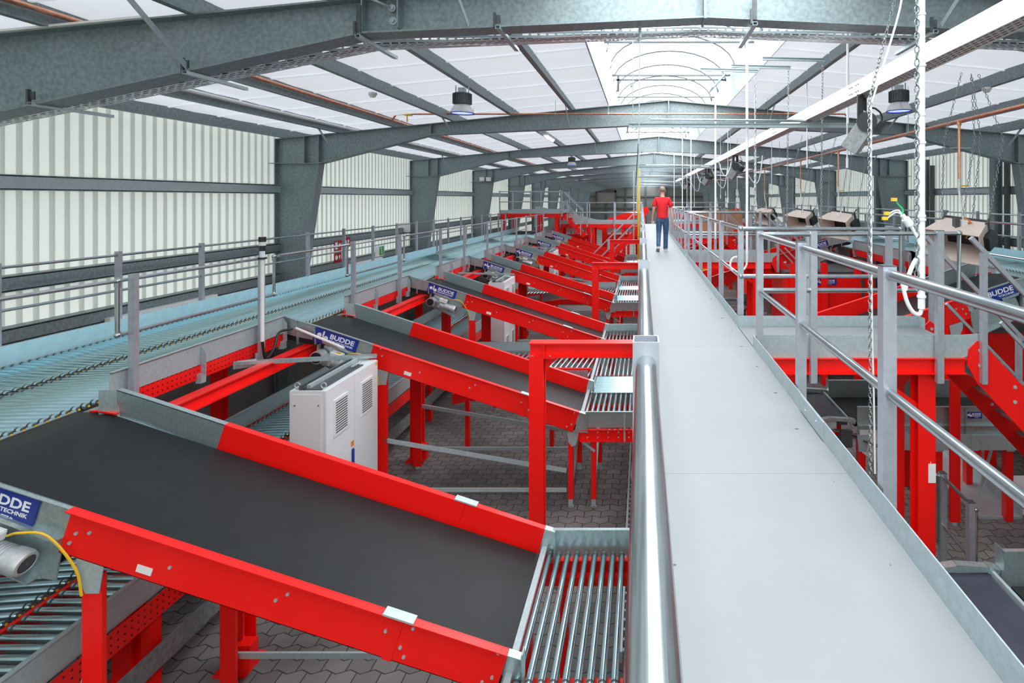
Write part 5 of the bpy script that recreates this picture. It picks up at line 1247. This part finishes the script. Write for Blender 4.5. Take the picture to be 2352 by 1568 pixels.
for i, (x, y) in enumerate(((1.75, 16.9),)):
    r = thing('yellow_crate', 'yellow and grey crate low behind the handrail, right of the person', 'crate', (x, y, -2.6)); mb = MB(); mb.box(x, x+.35, y, y+.4, -2.5, -2.1); mb.build('yellow_side', YELLOW, r)
    mb = MB(); mb.box(x+.35, x+.8, y, y+.4, -2.5, -2.12); mb.build('grey_side', DARK, r)
    mb = MB(); mb.box(x, x+.8, y, y+.4, -2.56, -2.5); mb.box(x+.05, x+.12, y+.1, y+.3, -4.2, -2.56); mb.box(x+.68, x+.75, y+.1, y+.3, -4.2, -2.56); mb.build('stand', RED, r)
# dark ducts and pipes on the right wall columns
for i, y in enumerate((9.9, 13.2, 16.6, 20.0)):
    r = thing('downpipe', '%s dark downpipe with steel post on the right wall' % ORD[i], 'downpipe', (XR-.3, y, -4.2), 'downpipes on the right wall')
    mb = MB(); mb.cyl((XR-.3, y, -4.2), (XR-.3, y, 1.0), .07, 12); mb.build('pipe', DARK, r)
    mb = MB(); mb.ibeam((XR-.35, y+.35, -4.2), (XR-.35, y+.35, 1.2), .2, .2, up=(1, 0, 0)); mb.build('wall_post', GALVD, r)

# ================================================================== THE PERSON
def skin(name, verts, edges, m, parent, sub=2, root=0, extra=None):
    """verts: (x, y, z, rx, ry); grown as one smooth surface"""
    me = bpy.data.meshes.new(name); b0 = V(BASE[parent.name]) if parent else V((0, 0, 0))
    me.from_pydata([V(v[:3]) for v in verts], edges, [])
    o = bpy.data.objects.new(name, me); COL.objects.link(o)
    md = o.modifiers.new('skin', 'SKIN'); md.use_smooth_shade = True
    for i, v in enumerate(verts): me.skin_vertices[0].data[i].radius = (v[3], v[4] if len(v) > 4 else v[3])
    me.skin_vertices[0].data[root].use_root = True
    sb = o.modifiers.new('sub', 'SUBSURF'); sb.levels = sub; sb.render_levels = sub
    dg = bpy.context.evaluated_depsgraph_get(); nm = bpy.data.meshes.new_from_object(o.evaluated_get(dg))
    bpy.data.objects.remove(o); bpy.data.meshes.remove(me)
    if extra: extra(nm)
    for v in nm.vertices: v.co = V(v.co)-b0
    nm.materials.clear(); nm.materials.append(m); nm.name = name
    nm.polygons.foreach_set('use_smooth', [True]*len(nm.polygons))
    q = bpy.data.objects.new(name, nm); COL.objects.link(q)
    if parent: q.parent = parent; BASE[q.name] = tuple(b0)
    return q
px, py, pz = .545, 14.75, -1.4      # between the feet, on the deck
r = thing('person', 'person in red polo shirt and blue jeans walking away along the walkway', 'person', (px, py, pz))
W = lambda x, y, z: (px+x, py+y, pz+z)
# joints (x right, y away, z up); weight on the right leg, left foot trailing with heel lifted
bv = []; be = []
def bj(p, rx, ry=None, frm=None):
    bv.append((*W(*p), rx, ry or rx)); i = len(bv)-1
    if frm is not None: be.append((frm, i))
    return i
pel = bj((0, 0, .94), .115, .09); wa = bj((0, .01, 1.08), .11, .085, pel); ch = bj((0, .02, 1.28), .15, .11, wa); nb = bj((0, .03, 1.43), .075, .065, ch)
nk = bj((0, .04, 1.50), .055, .058, nb); hd0 = bj((0, .05, 1.56), .065, .078, nk); hd1 = bj((0, .045, 1.62), .078, .095, hd0); hd2 = bj((0, .045, 1.68), .07, .085, hd1)
for s2 in (-1, 1):
    sh = bj((s2*.17, .02, 1.38), .06, .06, ch); el = bj((s2*.235, -.01 if s2 < 0 else .02, 1.12), .042, .042, sh)
    wr = bj((s2*.265, .05 if s2 < 0 else -.03, .90), .028, .028, el); pm = bj((s2*.268, .06 if s2 < 0 else -.02, .84), .022, .035, wr); pe = bj((s2*.265, .065 if s2 < 0 else -.01, .80), .018, .034, pm)
    for f in range(4):
        dy = (.028, .01, -.009, -.026)[f]; ln = (.055, .065, .06, .045)[f]
        a = bj((s2*.263, (.065 if s2 < 0 else -.01)+dy, .79), .009, .009, pe); b3 = bj((s2*.258, (.068 if s2 < 0 else -.006)+dy, .79-ln*.55), .0085, .0085, a); bj((s2*.248, (.072 if s2 < 0 else -.002)+dy, .79-ln), .0075, .0075, b3)
    a = bj((s2*.255, (.10 if s2 < 0 else .025), .845), .010, .010, pm); bj((s2*.248, (.115 if s2 < 0 else .04), .80), .009, .009, a)
hipL = bj((-.085, 0, .90), .085, .09, pel); kL = bj((-.10, .02, .50), .052, .055, hipL); aL = bj((-.115, -.26, .20), .036, .04, kL); tL = bj((-.13, -.22, .075), .034, .03, aL)
hipR = bj((.085, 0, .90), .085, .09, pel); kR = bj((.088, .05, .49), .052, .055, hipR); aR = bj((.085, .07, .09), .036, .04, kR); tR = bj((.09, .2, .035), .034, .028, aR)
body = skin('body', bv, be, SKIN, r)
# ears, nose on the body mesh side: small separate skin pieces joined to the head
mb = MB()
for s2 in (-1, 1): mb.sphere(W(s2*.082, .04, 1.60), .03, 10, 8, (.35, .6, 1))
mb.sphere(W(0, .148, 1.595), .016, 8, 6, (.8, 1.1, 1.4)); mb.build('ears_and_nose', SKIN, r)
mb = MB(); mb.sphere(W(0, .038, 1.645), .089, 20, 12, (.93, 1.08, .98)); hair = mb.build('hair', HAIR, r)
# polo shirt
sv = []; se = []
def sj(p, rx, ry=None, frm=None):
    sv.append((*W(*p), rx, ry or rx)); i = len(sv)-1
    if frm is not None: se.append((frm, i))
    return i
a0 = sj((0, .0, .845), .172, .135); a00 = sj((0, .0, .90), .168, .13, a0); a1 = sj((0, .01, 1.0), .160, .125, a00); a2 = sj((0, .01, 1.15), .16, .122, a1); a3 = sj((0, .02, 1.30), .175, .128, a2); a4 = sj((0, .03, 1.42), .095, .08, a3); sj((0, .035, 1.475), .064, .064, a4)
for s2 in (-1, 1):
    b3 = sj((s2*.165, .02, 1.385), .072, .072, a3); b4 = sj((s2*.215, .01, 1.24), .068, .066, b3); sj((s2*.238, .0, 1.16), .068, .064, b4)
skin('polo_shirt', sv, se, SHIRT, r)
# jeans
sv = []; se = []
j0 = sj((0, 0, .92), .15, .115); jt = sj((0, .0, 1.03), .142, .112, j0)
l0 = sj((-.088, -.005, .80), .096, .10, j0); l1 = sj((-.098, .01, .55), .074, .076, l0); l2 = sj((-.102, -.02, .45), .068, .07, l1); l3 = sj((-.112, -.18, .285), .058, .062, l2); sj((-.120, -.285, .125), .058, .06, l3)
r0_ = sj((.088, 0, .80), .096, .10, j0); r1 = sj((.09, .035, .52), .074, .076, r0_); r2 = sj((.088, .055, .3), .063, .066, r1); r3 = sj((.085, .065, .09), .064, .068, r2); sj((.085, .065, .02), .064, .066, r3)
skin('jeans', sv, se, JEANS, r)
for s2, pts in ((-1, [((-.118, -.285, .16), .046, .044), ((-.122, -.295, .10), .05, .05), ((-.13, -.235, .045), .055, .038), ((-.135, -.15, .035), .044, .028)]), (1, [((.085, .0, .055), .05, .05), ((.085, .07, .05), .05, .05), ((.09, .17, .045), .054, .04), ((.095, .26, .035), .046, .03)])):
    sv = []; se = []; prev = None
    for p, a, b3 in pts: prev = sj(p, a, b3, prev)
    sh_ = skin('shoe', sv, se, SHOE, r)
    mb = MB()
    if s2 > 0: mb.prism([(px+.045, pz), (px+.135, pz), (px+.135, pz+.022), (px+.045, pz+.022)], py-.02, py+.29)
    else: mb.plate([W(-.165, -.335, .10), W(-.075, -.335, .10), W(-.085, -.17, .0), (W(-.175, -.17, .0))], .02, (0, .55, .85))
    so_ = mb.build('sole', SOLE, sh_)
mb = MB(); mb.plate([W(-.30, .06, .80), W(-.22, .06, .795), W(-.21, .09, .71), W(-.29, .09, .715)], .003, (0, 1, 0)); tag(mb.build('paper_sheet', WHITE, loc=W(-.26, .07, .76)), "white paper held in the person's left hand", 'paper')

# small fixtures on the frames
r = thing('bracing_rod', 'round bracing rod bolted through the web of the nearest rafter, top left', 'bracing rod', (-2.26, 5, 1.72))
mb = MB(); mb.cyl((-2.26, 4.97, 1.72), (-3.2, 3.2, 1.86), .012, 8); mb.build('rod', GALVF, r)
mb = MB(); mb.cyl((-2.26, 4.99, 1.72), (-2.26, 4.96, 1.72), .034, 14); mb.cyl((-2.26, 4.965, 1.72), (-2.26, 4.945, 1.72), .02, 6); mb.build('washer_nut', GALVF, r)
mb = MB(); mb.lathe((-2.26, 4.993, 1.61), (0, -1, 0), [(0, .036), (.012, .036), (.014, .02), (.028, .018), (.028, .001)], 14); tag(mb.build('bolt_washer', GALVF, loc=(-2.26, 4.99, 1.61)), 'single large bolt and washer below the bracing rod on the nearest rafter', 'bolt')
for i, x in enumerate((-7.35, -7.05)):
    mb = MB(); mb.box(x-.11, x+.11, 25.18, 25.26, .8, .98); mb.box(x-.09, x+.09, 25.17, 25.18, .82, .96); tag(mb.build('emergency_lamp', WHITE, loc=(x, 25.2, .9)), ('left', 'right')[i]+' white emergency lamp of the pair on the fourth frame at the left wall', 'emergency lamp')
